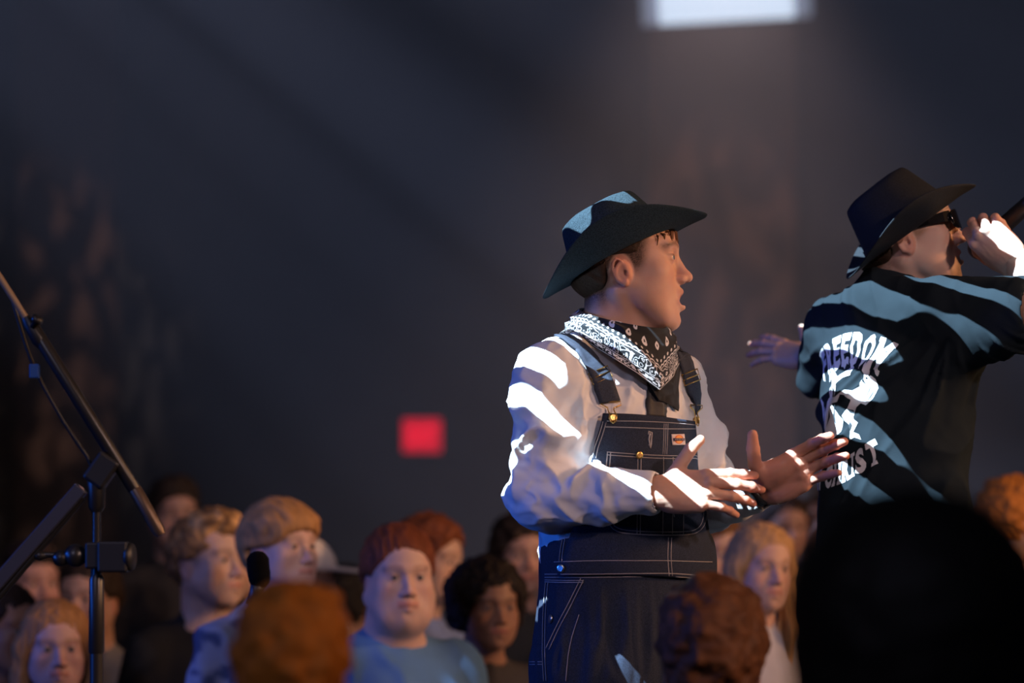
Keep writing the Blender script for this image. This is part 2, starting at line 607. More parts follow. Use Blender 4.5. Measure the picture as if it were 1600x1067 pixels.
# bright panel above the right pier
M_led = mat('panel_light', (.8, .85, .9), .5, emit=(.66, .80, 1.0), estr=.95)
M_ledside = mat('panel_side_glow', (.3, .3, .35), .5, emit=(.5, .6, .85), estr=.22)  # glow at the panel's sides, put into the housing as weak emission
pt = bpy.data.objects.new('light_panel', None); C.objects.link(pt); pt.location = P(1134, 5, 15.2)
tag(pt, 'bright blue-white light panel above the brown pier at the top', 'light')
bpy.context.view_layer.update()
Rt = Matrix.Rotation(math.radians(-3.2), 3, 'Y')
box('diffuser', P(1134, -10, 15.1), (.42, .02, .17), M_led, pt, .004, Rt)
box('housing', P(1134, -10, 15.2), (.53, .06, .165), M_ledside, pt, .004, Rt)

# exit sign
M_red = mat('exit_red', (.6, .02, .04), .5, emit=(1.0, .0, .03), estr=.5)
M_redl = mat('exit_letter', (.8, .1, .1), .5, emit=(1.0, .0, .03), estr=.85)
es = bpy.data.objects.new('exit_sign', None); C.objects.link(es); es.location = (P(659, 708, 15.45).x, WY, P(659, 708, 15.45).z)
tag(es, 'glowing red exit sign on the dark back wall', 'sign')
bpy.context.view_layer.update()
hx = 30 * 15.4 / FPX; hz = 26 * 15.4 / FPX
sc_ = P(659, 680, 15.45)
box('housing', (sc_.x, WY - .055, sc_.z), (hx + .012, .055, hz + .012), M_blackm, es, .008)
box('face', (sc_.x, WY - .116, sc_.z), (hx, .008, hz), M_red, es, .003)


def text_mesh(name, txt, width, height, loc, m, parent, bold=.02, depth=.004):
    cu = bpy.data.curves.new('text', 'FONT'); cu.body = txt; cu.size = 1; cu.offset = bold; cu.extrude = .01
    to = bpy.data.objects.new('text', cu); C.objects.link(to); bpy.context.view_layer.update()
    me = bpy.data.meshes.new_from_object(to); bpy.data.objects.remove(to); bpy.data.curves.remove(cu)
    v = np.zeros(len(me.vertices) * 3); me.vertices.foreach_get('co', v); v = v.reshape(-1, 3)
    lo, hi = v.min(0), v.max(0)
    v = (v - (lo + hi) / 2) / (hi - lo) * np.array((width, height, depth))
    v = np.stack([v[:, 0], -v[:, 2], v[:, 1]], 1) + np.array(loc)
    me.vertices.foreach_set('co', v.ravel()); me.materials.clear()
    return link(name, me, m, parent)


text_mesh('lettering', 'EXIT', hx * 1.6, hz * 1.15, (sc_.x, WY - .128, sc_.z), M_redl, es)

# stage deck the performers stand on
stg = bpy.data.objects.new('stage_platform', None); C.objects.link(stg); stg.location = (.6, 5.0, 0)
tag(stg, 'black stage deck that the two performers stand on, below the picture', 'stage')
bpy.context.view_layer.update()
M_deck = mat('stage_ply', (.02, .02, .022), .7, nscale=12, namp=.2)
for i in range(3):
    box('deck', (-1.4 + i * 1.9, 5.0, .49), (.945, .76, .03), M_deck, stg, .004)
    for sx_ in (-.85, .85):
        for sy_ in (-.68, .68):
            b = MB(); b.tube([(-1.4 + i * 1.9 + sx_, 5.0 + sy_, 0), (-1.4 + i * 1.9 + sx_, 5.0 + sy_, .46)], .024, 8); b.build('leg', M_black, stg)

# haze hanging in the hall behind the stage
hz_m = bpy.data.materials.new('stage_haze'); hz_m.use_nodes = True; nt = hz_m.node_tree
nt.nodes.clear(); ou = nt.nodes.new('ShaderNodeOutputMaterial'); vs = nt.nodes.new('ShaderNodeVolumeScatter')
vs.inputs['Color'].default_value = (.9, .92, 1, 1); vs.inputs['Density'].default_value = .026; vs.inputs['Anisotropy'].default_value = .2
nt.links.new(vs.outputs[0], ou.inputs['Volume'])
hz_o = box('haze', (0, 12.35, 4.2), (8.9, 2.6, 4.0), hz_m)
tag(hz_o, 'thin smoke haze filling the hall behind the performers', 'haze', kind='stuff')

# ---------------------------------------------------------------- people
def face_matrix(origin, yaw, pitch=0, roll=0, scale=1.0):
    """head/body frame: +Y where the person faces, +X the person's right, +Z up; yaw 0 looks at the camera, 90 to image right"""
    return (Matrix.Translation(Vector(origin)) @ Matrix.Rotation(math.radians(yaw + 180), 4, 'Z') @
            Matrix.Rotation(math.radians(pitch), 4, 'X') @ Matrix.Rotation(math.radians(roll), 4, 'Y') @ Matrix.Scale(scale, 4))


def head_field(h, o):
    """o: dict of face settings"""
    g = o.get
    fat = g('fat', 0); jo = g('open', 0); fem = g('fem', 0); sm = g('smile', 0)
    nb = g('neck_to', (0, -.05, -.24)); nr = g('neck_r', .056) + .012 * fat
    lo = [-.105 - .02 * fat, -.135, min(nb[2], -.17) - .06]; hi = [.105 + .02 * fat, .135, .135]
    lo[0] = min(lo[0], nb[0] - .08); hi[0] = max(hi[0], nb[0] + .08); lo[1] = min(lo[1], nb[1] - .08); hi[1] = max(hi[1], nb[1] + .08)
    v = Vol(lo, hi, h)
    v.u(ell((0, -.012, .034), (.074, .096, .083)), 0)
    v.u(ell((0, -.035, .02), (.072, .072, .072)), .03)
    v.u(ell((0, .03, .04), (.062, .056, .055)), .03)
    v.u(ell((0, .028, -.03), (.059 + .010 * fat, .058, .075)), .03)
    zj = -.012 * jo
    for s in (-1, 1):
        v.u(cap((s * (.052 + .012 * fat), .0, -.05), (s * (.03 + .012 * fat), .055, -.092 + zj), .018 + .008 * fat, .016 + .006 * fat), .03)
        v.u(ell((s * .043, .055, -.026), (.021, .02, .018)), .026)
        v.u(ell((s * .043, .034, -.058), (.022, .032, .030)), .03)
        v.u(cap((s * .010, .085, .020), (s * .042, .073, .021), .0105, .009), .014)
    v.u(ell((0, .052, -.085 + zj), (.036, .032, .03)), .03)
    v.u(ell((0, .072, -.103 + zj), (.017, .016, .014)), .02)
    v.u(ell((0, .065, -.066), (.030, .029, .03)), .02)
    # sockets
    for s in (-1, 1):
        v.cut(ell((s * .032, .099, -.002), (.019, .019, .0125)), .014)
    # nose
    v.u(cap((0, .081, .014), (0, .1005, -.028), .0075, .0098), .011)
    v.u(ell((0, .1075, -.036), (.0105, .0105, .0095)), .009)
    for s in (-1, 1):
        v.u(ell((s * .0125, .0955, -.0395), (.0078, .0105, .0078)), .007)
        v.cut(ell((s * .0062, .104, -.0475), (.0034, .006, .0035)), .003)
    # lips
    up = -.0625; dn = -.0765 + zj * 1.15
    w = .024 + .004 * sm
    for s in (-1, 1):
        v.u(cap((s * .005, .0935, up + .001), (s * w, .083, -.0705 + .003 * sm + zj * .5), .0056 - .001 * fem, .003), .006)
        v.u(cap((0, .0930, dn), (s * w * .92, .0815, -.0715 + .003 * sm + zj * .5), .0066, .003), .006)
    if jo > 0:
        v.cut(ell((0, .095, (-.0695 + zj * .6)), (.017, .022, .0035 + .006 * jo)), .003)
    else:
        v.cut(ell((0, .0985, -.0697 + .001 * sm), (.023, .0085, .0013)), .002)
    if sm > 0:
        for s in (-1, 1):
            v.u(ell((s * .036, .066, -.052), (.014, .014, .013)), .016)
    v.cut(ell((0, .1035, -.0905 + zj), (.016, .0115, .006)), .008)
    # eyes: lids over the ball, slit open
    for s in (-1, 1):
        v.u(ell((s * .0315, .0735, -.001), (.0145, .0145, .0135)), .005)
        v.cut(ell((s * .0315, .0885, -.0018), (.0128, .012, .0037 - .001 * sm)), .0015)
    # ears
    for s in (-1, 1):
        R = Matrix.Rotation(math.radians(-14), 3, 'X') @ Matrix.Rotation(math.radians(s * 20), 3, 'Z')
        R = [list(r) for r in R]
        v.u(ell((s * .0755, -.013, -.025), (.0045, .0125, .0215), R), .003)
        v.u(ell((s * .072, -.004, -.028), (.008, .010, .018)), .006)

        def ep(a):
            y = .0125 * math.cos(a); z = .0215 * math.sin(a)
            return (s * (.0785 + .10 * max(0, -y) * .5), -.0135 - y - z * .22, -.0235 + z)
        for i in range(10):
            a0 = -2.0 + i * .42; a1 = a0 + .42
            v.u(cap(ep(a0), ep(a1), .0027 if i < 8 else .0022, .0027 if i < 7 else .002), .0015)
        v.u(ell((s * .0765, -.006, -.0455), (.0035, .0055, .0065)), .004)
        v.cut(ell((s * .0815, -.0125, -.022), (.0045, .0068, .0125), R), .002)
        v.cut(ell((s * .079, -.0055, -.028), (.007, .0036, .005)), .002)
        v.u(ell((s * .0765, .0005, -.030), (.0035, .004, .006)), .003)
    # neck
    v.u(cap((0, -.028, -.055), nb, nr, nr * 1.06), .02)
    v.u(cap((0, .02, -.105 + .5 * zj), (nb[0], nb[1] + .03, nb[2]), .026, .03), .03)
    if fat:
        v.u(ell((0, .02, -.11), (.062, .05, .035)), .03)
    for s in (-1, 1):
        v.u(cap((s * .055, -.02, -.06), (nb[0] + s * .014, nb[1] + .045, nb[2] + .01), .013, .011), .016)
    v.u(ell((nb[0], nb[1], nb[2] - .03), (.085, .06, .05)), .03)
    return v


def skin_color(p, o):
    """p local head coords -> colour, from place on the face (lips, brows, stubble, ears)"""
    base = V3(o.get('tone', (.62, .40, .31)))
    hairc = V3(o.get('hair', (.1, .06, .04)))
    c = np.tile(base, (len(p), 1))
    x, y, z = np.abs(p[:, 0]), p[:, 1], p[:, 2]
    n = fbm(p * 90, 3, 3)[:, None]
    c = c * (1 + .10 * (n - .5))

    def mixin(w, col):
        nonlocal c
        w = np.clip(w, 0, 1)[:, None]
        c = c * (1 - w) + V3(col) * w
    ear = (x > .062) & (((y + .012) / .021) ** 2 + ((z + .025) / .030) ** 2 < 1)
    mixin(ear * .45, base * V3((1.0, .62, .55)))
    nose = np.exp(-((x / .016) ** 2 + ((y - .108) / .014) ** 2 + ((z + .036) / .014) ** 2))
    mixin(nose * .35, base * V3((1.0, .66, .6)))
    cheek = np.exp(-(((x - .042) / .02) ** 2 + ((z + .035) / .022) ** 2)) * (y > .03)
    mixin(cheek * .28, base * V3((1.02, .66, .6)))
    jo = o.get('open', 0) * .012
    lip = np.exp(-(((z + .0655 + jo * .6) / (.0095 + jo * .45)) ** 2) ** 3) * sstep(.029, .022, x) * (y > .082)
    mixin(lip * .8, V3(o.get('lip', base * V3((.85, .5, .48)))))
    if jo:
        mixin(((y < .09) & (y > .05) & (x < .014) & (np.abs(z + .0695 + jo * .6) < .006)) * .9, (.06, .015, .012))
    else:
        mixin((np.abs(z + .0697) < .0016) * (y > .075) * (x < .024) * .7, base * .25)
    arch = .021 + .004 * np.sin(np.clip((x - .012) / .04, 0, 1) * PI)
    brow = np.exp(-((z - arch + .10 * np.maximum(x - .042, 0)) / .0052) ** 2) * sstep(.010, .016, x) * sstep(.062, .050, x) * (y > .045)
    mixin(brow * o.get('brow', .8) * (.7 + .6 * (vnoise(p * V3((300, 300, 900)), 5) - .5)), hairc * .7)
    # lash line
    lash = np.exp(-((z - .0036) / .0018) ** 2) * np.exp(-(((x - .0315) / .015) ** 2) ** 2) * (y > .055)
    mixin(lash * .9, hairc * .3)
    mixin(np.exp(-((z + .0058) / .0014) ** 2) * np.exp(-(((x - .0315) / .014) ** 2) ** 2) * (y > .055) * .45, hairc * .6)
    mixin(np.exp(-((z - .0095) / .0014) ** 2) * np.exp(-(((x - .0325) / .014) ** 2) ** 2) * (y > .055) * .35, base * .4)  # lid crease: its shade is put into the skin colour
    mixin(np.exp(-(((x - .0315) / .014) ** 2 + ((z + .001) / .009) ** 2)) * (y > .06) * .22, base * V3((.7, .5, .5)))  # eye socket shade painted into the skin
    if o.get('beard', 0):
        b = sstep(-.052, -.062, z) * sstep(-.02, .02, y) * sstep(-.15, -.125, z) * (1 - lip)
        gt = b * sstep(.045, .02, x) if o.get('goatee') else b
        mixin(gt * o['beard'] * (.6 + .8 * vnoise(p * 500, 8)), hairc)
    if o.get('buzz', 0):
        s = sstep(.045, .02, y + .35 * np.maximum(-z, 0) - .2 * np.maximum(z, 0)) * sstep(-.10, -.06, z - .45 * np.minimum(y + .06, 0)) * sstep(1.0, 1.5, ((y + .012) / .021) ** 2 + ((z + .025) / .030) ** 2)
        s = s * np.clip(sstep(-.045, -.005, z) + sstep(-.03, -.05, y), 0, 1)
        mixin(s * o['buzz'] * (.75 + .5 * vnoise(p * 700, 9)), hairc)
    return np.clip(c, 0, 1)


def eyeball(M, s, iris=(.12, .16, .2), gaze=(0, 0)):
    u = []; f = []; n1, n2 = 24, 20
    R = .0128
    gx, gz = gaze
    fw = Vector((gx, 1, gz)).normalized(); a = fw.cross(Vector((0, 0, 1))).normalized(); b = a.cross(fw)
    col = []
    for i in range(n2 + 1):
        t = PI * i / n2
        for k in range(n1):
            ph = 2 * PI * k / n1
            r = R * (1.0 + (.05 if t < .42 else 0))
            d = fw * math.cos(t) + (a * math.cos(ph) + b * math.sin(ph)) * math.sin(t)
            u.append(Vector((s * .0315, .0735, -.001)) + d * r)
            col.append((.01, .01, .01) if t < .22 else (iris if t < .48 else (.48, .42, .41)))
    for i in range(n2):
        for k in range(n1):
            f.append((i * n1 + k, (i + 1) * n1 + k, (i + 1) * n1 + (k + 1) % n1, i * n1 + (k + 1) % n1))
    return xform(np.array([tuple(x) for x in u]), M), np.array(f), np.array(col)


def hair_shell(h, o, M):
    """swept hair mass around the skull; returns v,q,col in world"""
    kind = o.get('kind', 'short'); hc = V3(o.get('hair', (.1, .06, .04)))
    th = o.get('thick', .012); seed = o.get('seed', 1)
    rr = .05
    v = Vol((-.15, -.17, -.34 if kind == 'long' else -.17), (.15, .15, .19), h)
    v.u(ell((0, -.014, .036), (.075 + th, .097 + th, .084 + th)), 0)
    v.u(ell((0, -.04, .01), (.072 + th * .8, .07 + th, .08 + th * .6)), .03)
    if kind == 'afro':
        v.u(ell((0, -.03, .03), (.115, .12, .105)), .03)
        v.u(ell((.0, -.04, -.04), (.105, .09, .08)), .04)
    if kind == 'bowl':
        v.u(ell((0, .018, .058), (.078 + th * .7, .078 + th * .6, .05)), .02)
    if kind == 'quiff' or kind == 'curlytop':
        v.u(ell((0, .03, .098), (.066, .068, .036)), .02)
    if kind == 'messy':
        v.u(ell((0, .0, .08), (.08, .09, .055)), .02)
    if kind == 'long':
        for s in (-1, 1):
            chain(v, [(s * .055, .03, .07), (s * .082, .012, .0), (s * .088, .0, -.08), (s * .082, .03, -.17), (s * .075, .05, -.27)], [.022, .022, .026, .028, .016], .03)
        v.u(ell((0, -.07, -.08), (.085, .045, .15)), .04)
    # open the face and the neck
    fz = o.get('fringe', .062)
    X, Y, Z = v.grid()
    wdt = .074 if kind != 'long' else .064
    rr2 = np.sqrt((X / wdt) ** 2 + (np.maximum(Z + .02, 0) / (fz + .02)) ** 2)
    face = np.minimum(Y - .025, (1 - rr2) * .07)
    face2 = np.minimum(np.minimum(Y + .038, -.00 + o.get('ear', .0) - Z), 1) if kind not in ('long', 'afro') else -np.ones_like(X + Y + Z)
    low = o.get('nape', -.075) - Z - .55 * np.minimum(Y + .06, 0) * 0 if kind != 'long' else -1 + 0 * X
    cutf = np.maximum(np.maximum(face, face2), low)
    k = .012
    hh = np.maximum(k - np.abs(v.F - cutf), 0) / k
    v.F = (np.maximum(v.F, cutf) + hh * hh * k * .25).astype(np.float32)
    vv, q = v.nets()
    n = vnormals(vv, q)
    top = (kind in ('curlytop', 'messy', 'afro'))
    if top:
        fr = 42 if kind != 'afro' else 60
        dn = fbm(vv * fr, 3, seed) - .5
        vv = vv + n * dn[:, None] * o.get('lump', .03)
        strand = fbm(vv * fr * 1.5, 2, seed + 3)
    else:
        ang = np.arctan2(vv[:, 0], vv[:, 1] + .3)
        pol = np.stack([vv[:, 0] * 130, vv[:, 1] * 26 + 2 * vv[:, 0], vv[:, 2] * 26], 1) if kind != 'long' else np.stack([vv[:, 0] * 120, vv[:, 1] * 120, vv[:, 2] * 10], 1)
        st = fbm(pol, 3, seed)
        vv = vv + n * ((st - .5) * o.get('relief', .014))[:, None]
        strand = st
    col = hc * (.55 + 1.0 * strand[:, None])
    if 'hair2' in o:
        w = sstep(.35, .7, fbm(vv * 30 + 5, 2, seed + 8))[:, None] * sstep(.02, .09, vv[:, 2])[:, None]
        col = col * (1 - w) + V3(o['hair2']) * (.6 + .9 * strand[:, None]) * w
    return xform(vv, M), q, np.clip(col, 0, 1)


def hand_vq(M, side, flex, splay=(10, 2, -5, -14), thumb=((.8, .5, -.15), (.75, .65, -.05), (.65, .8, 0)), h=.0016, scale=1.0, arm=None, arm_r=(.026, .036)):
    """M places the hand frame: +Y along the fingers, +Z the back of the hand, thumb toward +X (side=1) or -X.
    flex: three joint angles per finger.  Returns v,q in world."""
    v = Vol((-.12, -.15, -.13), (.12, .21, .11), h)
    kn = [(.030, .088, .002), (.010, .094, .005), (-.0105, .089, .003), (-.029, .079, -.002)]
    ln = [(.044, .026, .021), (.049, .030, .022), (.045, .028, .022), (.035, .021, .020)]
    wr = [(.016, 0, 0), (.006, 0, .002), (-.006, 0, .002), (-.016, 0, 0)]
    rad = [(.0106, .0097, .0087, .0074), (.0108, .0099, .0089, .0075), (.0104, .0094, .0084, .0072), (.0093, .0083, .0075, .0066)]
    if arm is not None:
        e = M.inverted() @ Vector(arm); e.x *= side
        e = e.normalized()
    else:
        e = Vector((0, -1, 0))
    v.u(cap(e * .012, e * .115, .0225, .030), 0)
    v.u(ell((.006, .004, 0), (.022, .026, .0175)), .012)
    v.u(ell((-.006, .004, 0), (.022, .026, .0175)), .012)
    for i in range(4):
        v.u(cap(wr[i], (kn[i][0], kn[i][1] - .004, kn[i][2] - .006), .015, .0118), .012)
        v.u(cap((wr[i][0] * 1.2, .02, -.008), (kn[i][0], kn[i][1] - .01, -.011), .012, .0095), .012)
        v.u(sph((kn[i][0], kn[i][1], kn[i][2]), .0098), .006)
    v.u(ell((.025, .038, -.017), (.021, .036, .018)), .014)      # thenar
    v.u(ell((-.024, .035, -.013), (.014, .034, .014)), .012)     # hypothenar
    for i in range(4):
        sp = math.radians(splay[i])
        d0 = Vector((math.sin(sp), math.cos(sp), 0))
        ax = Vector((0, 0, -1))
        p = Vector(kn[i]) + Vector((0, 0, -.001)); a = 0
        pts = [p]
        for j in range(3):
            a += math.radians(flex[i][j])
            d = d0 * math.cos(a) + ax * math.sin(a)
            p = p + d * ln[i][j]; pts.append(p.copy())
        f = Vol(v.lo, v.lo + (v.n - 1) * h, h) if False else None
        for j in range(3):
            v.u(cap(pts[j], pts[j + 1], rad[i][j], rad[i][j + 1]), .0022)
            if j:
                v.u(sph(pts[j], rad[i][j] * 1.08), .003)
        # nail
    t0 = Vector((.020, .018, -.014)); p = t0; tl = (.044, .034, .027); tr = (.0165, .0130, .0122, .0092)
    pts = [p]
    for j in range(3):
        d = Vector(thumb[j]).normalized(); p = p + d * tl[j]; pts.append(p.copy())
    for j in range(3):
        v.u(cap(pts[j], pts[j + 1], tr[j], tr[j + 1]), .010 if j == 0 else .0025)
    # web
    v.u(cap(pts[1] * .55 + Vector(t0) * .45, Vector(kn[0]) * .75 + Vector((.004, 0, -.006)), .0085, .008), .014)
    vv, q = v.nets()
    vv = smooth_verts(vv, q, 1, .4)
    n = vnormals(vv, q)
    # tendons, creases
    crease = np.exp(-((vv[:, 2] + .012 + .0) / .02) ** 2) * 0
    vv = vv + n * ((fbm(vv * V3((170, 60, 170)), 2, 4) - .5) * .0012)[:, None]
    loc = vv.copy()
    if side < 0:
        vv = vv * V3((-1, 1, 1)); q = q[:, ::-1]
    vv = vv * scale
    return xform(vv, M), q, loc


def hand_frame(wrist, ydir, zdir):
    y = Vector(ydir).normalized(); z = Vector(zdir); z = (z - y * z.dot(y)).normalized(); x = y.cross(z)
    R = Matrix((x, y, z)).transposed().to_4x4()
    return Matrix.Translation(Vector(wrist)) @ R


def hand_color(loc, tone):
    base = V3(tone)
    c = np.tile(base, (len(loc), 1))
    palm = sstep(0, -.02, loc[:, 2])[:, None]
    c = c * (1 + .12 * (fbm(loc * 120, 2, 2)[:, None] - .5))
    c = c * (1 - palm * .45) + base * V3((1.05, .72, .66)) * palm * .45
    tip = sstep(.13, .175, loc[:, 1])[:, None]
    c = c * (1 - tip * .45) + base * V3((1.05, .62, .55)) * tip * .45
    return np.clip(c, 0, 1)


def bvh_of(v, q):
    return BVHTree.FromPolygons([tuple(x) for x in v], [tuple(int(i) for i in f) for f in q])


CAMP = Vector((0, 0, CAM_Z))


def hit(bvh, px, py, off=0.0):
    d = (P(px, py, 1.0) - CAMP).normalized()
    r = bvh.ray_cast(CAMP, d)
    if r[0] is None:
        r = bvh.find_nearest(P(px, py, 4.75))
    n = r[1]
    if n.dot(d) > 0: n = -n
    return r[0] + n * off, n


def resample(pts, step):
    """catmull-rom through 2d/3d points at about the given step"""
    pts = [Vector(p) for p in pts]; out = []
    for i in range(len(pts) - 1):
        p0 = pts[max(i - 1, 0)]; p1 = pts[i]; p2 = pts[i + 1]; p3 = pts[min(i + 2, len(pts) - 1)]
        n = max(1, int((p2 - p1).length / step))
        for k in range(n):
            t = k / n
            out.append(.5 * ((2 * p1) + (p2 - p0) * t + (2 * p0 - 5 * p1 + 4 * p2 - p3) * t * t + (3 * p1 - p0 - 3 * p2 + p3) * t ** 3))
    out.append(pts[-1]); return out

# ---------------------------------------------------------------- hats
def hat(M, parent, m, ax=.094, ay=.107, oy=.181, ox=.160, H=.106, curl=.066, dip=-.004, taper=(.58, .72), frontup=.0, bandm=None):
    n = 72
    V = []; F = []

    def bz(th, t):
        s2 = math.sin(th) ** 2; c = math.cos(th)
        return curl * (s2 ** 1.3) * t ** 1.7 + dip * (c * c) * t * t + frontup * max(c, 0) * t
    rings = []
    for j in range(9):
        t = j / 8
        rings.append([(math.sin(th) * (ax + (ox - ax) * t), math.cos(th) * (ay + (oy - ay) * t) - .0, bz(th, t)) for th in [2 * PI * k / n for k in range(n)]])
    for r in rings[::-1]: V += r
    L = len(rings)
    # crown side
    nc = 12
    for j in range(1, nc + 1):
        t = j / nc
        tt = 1 - (1 - t) ** 1.15
        sx = ax * (1 - (1 - taper[0]) * tt ** 1.5); sy = ay * (1 - (1 - taper[1]) * tt ** 1.3)
        rnd = 1.0 if t < .85 else 1 - .06 * ((t - .85) / .15) ** 2
        V += [(math.sin(th) * sx * rnd * (1 - .16 * t * max(0, math.cos(th)) ** 2 * abs(math.sin(th)) * 2), math.cos(th) * sy * rnd - .010 * t, H * (t if t < .9 else .9 + .1 * math.sin((t - .9) / .1 * PI / 2)) + .004 * t * math.cos(th)) for th in [2 * PI * k / n for k in range(n)]]
    # top, creased
    top = len(V) // n - 1
    base = V[-n:]
    for j in range(1, 8):
        t = 1 - j / 7.5
        ring = []
        for k in range(n):
            x, y, z = base[k]
            x2, y2 = x * t, (y + .01) * t - .01
            d = 1 - t
            rid = math.exp(-((abs(x2) - .034) / .016) ** 2)
            cre = math.exp(-(x2 / .017) ** 2)
            z2 = H + .004 * (y2 / ay) + .004 * rid - .030 * cre * min(1, d * 3.0) * (.75 + .25 * math.cos(y2 * 14))
            ring.append((x2, y2, z2))
        V += ring
    nr = len(V) // n
    for j in range(nr - 1):
        for k in range(n):
            F.append((j * n + k, j * n + (k + 1) % n, (j + 1) * n + (k + 1) % n, (j + 1) * n + k))
    V.append((0, -.01, H - .03)); c = len(V) - 1
    for k in range(n): F.append(((nr - 1) * n + k, (nr - 1) * n + (k + 1) % n, c))
    o = mesh_obj('hat', xform(np.array(V), M), F, m, parent)
    so = o.modifiers.new('thickness', 'SOLIDIFY'); so.thickness = .0035; so.offset = 0
    sb = o.modifiers.new('smooth', 'SUBSURF'); sb.levels = 1; sb.render_levels = 1
    if bandm:
        hb = MB()
        pts = []
        for th in [2 * PI * k / 48 for k in range(48)]:
            pts.append((math.sin(th), math.cos(th)))
        v = []; f = []
        for z, e in ((.002, .004), (.002, .0052), (.022, .0052), (.022, .004)):
            for a, b in pts:
                tt = z / H; v.append((a * (ax * (1 - (1 - taper[0]) * tt ** 1.5) + e), b * (ay * (1 - (1 - taper[1]) * tt ** 1.3) + e), z + .0))
        for j in range(3):
            for k in range(48): f.append((j * 48 + k, j * 48 + (k + 1) % 48, (j + 1) * 48 + (k + 1) % 48, (j + 1) * 48 + k))
        hb.add(xform(np.array(v), M), f); hb.build('hat_band', bandm, o)
    return o


# ---------------------------------------------------------------- the singer in dungarees
D1 = 4.75
TONE1 = (.64, .365, .265)
HM1 = face_matrix(P(980, 410, D1), 87, 4, 0, 1.07)
B1 = face_matrix(P(957, 538, D1), 40)


def b1(x, y, z):
    return tuple(B1 @ Vector((x, y, z)))


B1R = [list(r) for r in B1.to_3x3()]
h1 = dict(tone=TONE1, hair=(.045, .024, .015), open=1.0, buzz=.88, brow=1.0, neck_to=(0, -.035, -.165), neck_r=.054, lip=(.50, .24, .21))
HT1 = face_matrix(P(975, 398, D1), 86, 26.5)


def under_hat(v, HT, ax=.094, ay=.107, H=.106, taper=(.58, .72)):
    """press the skull and hair inside the crown of the hat"""
    p = xform(v, HT.inverted()); z = np.clip(p[:, 2], 0, None) / H
    tt = 1 - (1 - np.clip(z, 0, 1)) ** 1.15
    sx = ax * (1 - (1 - taper[0]) * tt ** 1.5) - .007; sy = ay * (1 - (1 - taper[1]) * tt ** 1.3) - .007
    r = np.sqrt((p[:, 0] / sx) ** 2 + ((p[:, 1] + .01 * z) / sy) ** 2)
    f = np.where((p[:, 2] > -.005) & (r > 1), 1 / np.maximum(r, 1e-6), 1)
    p[:, 0] *= f; p[:, 1] = (p[:, 1] + .01 * z) * f - .01 * z
    top = H - .010 - .028 * np.exp(-(p[:, 0] / .019) ** 2)
    p[:, 2] = np.minimum(p[:, 2], top)
    return xform(p, HT)


v, q = head_field(.0021, h1).nets()
v = smooth_verts(v, q, 1, .35)
col = skin_color(v, h1)
parts = [(under_hat(xform(v, HM1), HT1), q)]; cols = [col]

# hands --------------------------------------------------------
WR = P(1030, 768, 4.52); WL = P(1194, 764, 4.62)
SR = Vector(b1(.170, -.005, -.072)); SL = Vector(b1(-.178, -.005, -.072))
ER = P(852, 778, 4.60); EL = P(1098, 786, 4.92)
HR = hand_frame(WR, (.985, -.08, .05), (-.10, -.87, .48))
HRv = hand_vq(HR, -1, [(5, 9, 8), (11, 14, 10), (17, 17, 12), (22, 20, 14)], (2, 0, -1, -2),
              ((.92, .55, .22), (.86, .62, .22), (.68, .80, .22)), h=.0017, scale=1.02, arm=ER)
HL = hand_frame(WL, (.73, -.44, .44), (.08, .90, .38))
HLv = hand_vq(HL, 1, [(10, 8, 5), (10, 9, 6), (12, 10, 7), (14, 12, 8)], (2, 0, -2, -4),
              ((.97, .22, -.32), (.86, .52, -.14), (.84, .55, .10)), h=.0017, scale=1.03, arm=EL)
for a, t in ((HRv, TONE1), (HLv, TONE1)):
    parts.append((a[0], a[1])); cols.append(hand_color(a[2], t))
# forearms inside the sleeves, trunk under the shirt, legs
bod = Vol((-.45, 4.2, .5), (.75, 5.25, 2.1), .014)
bod.u(ell(b1(0, 0, -.2), (.15, .09, .2), B1R), 0)
bod.u(ell(b1(0, 0, -.48), (.14, .09, .17), B1R), .05)
bod.u(cap(b1(-.13, 0, -.07), b1(.13, 0, -.07), .045), .04)
for S_, E_, W_ in ((SR, ER, WR), (SL, EL, WL)):
    bod.u(cap(S_, E_, .047, .038), .03); bod.u(cap(E_, W_, .038, .024), .02)
for s in (-1, 1):
    bod.u(cap(b1(s * .09, 0, -.55), b1(s * .11, .01, -1.0), .075, .055), .04)
    bod.u(cap(b1(s * .11, .01, -1.0), b1(s * .12, 0, -1.44), .052, .035), .02)
bv, bq = bod.nets()
parts.append((bv, bq)); cols.append(np.tile(V3(TONE1), (len(bv), 1)))
vv, qq = join_vq(parts)
man1 = mesh_obj('person', vv, qq, M_skin, None, np.concatenate(cols))
tag(man1, 'man clapping on stage in denim bib overalls, white shirt, neckerchief and black hat', 'person')
for s in (-1, 1):
    ev, ef, ec = eyeball(HM1, s, (.10, .12, .13), (.05 * 0, .05))
    mesh_obj('eye', ev, ef, M_eye, man1, ec)

# hair: faded sides, brown locks over the forehead
o1 = dict(hair=(.035, .019, .012), thick=.0055, kind='short', seed=4, fringe=.066, nape=-.082, ear=.004, relief=.006)
v, q, c = hair_shell(.0028, o1, HM1)
mb = MB()
random.seed(5)
for i in range(95):
    fa = math.radians(random.uniform(-72, 78)); z0 = .080 + random.uniform(-.004, .006); L = random.uniform(.036, .064) * (1 if abs(fa) < .8 else .7)
    def fp(a, out, z):
        return HM1 @ Vector(((.0735 + out) * math.sin(a), (.0885 + out) * math.cos(a) - .004, z))
    pts = [fp(fa, -.012, z0 + .014), fp(fa + .04, .003, z0), fp(fa + .09, .009, z0 - L * .5), fp(fa + .14, .009 + random.uniform(-.003, .003), z0 - L)]
    rp = resample(pts, .005); m_ = len(rp) - 1
    mb.add(*tube_vq(rp, [.0036 * (1 - .88 * (k / m_) ** 1.5) for k in range(m_ + 1)], 6))
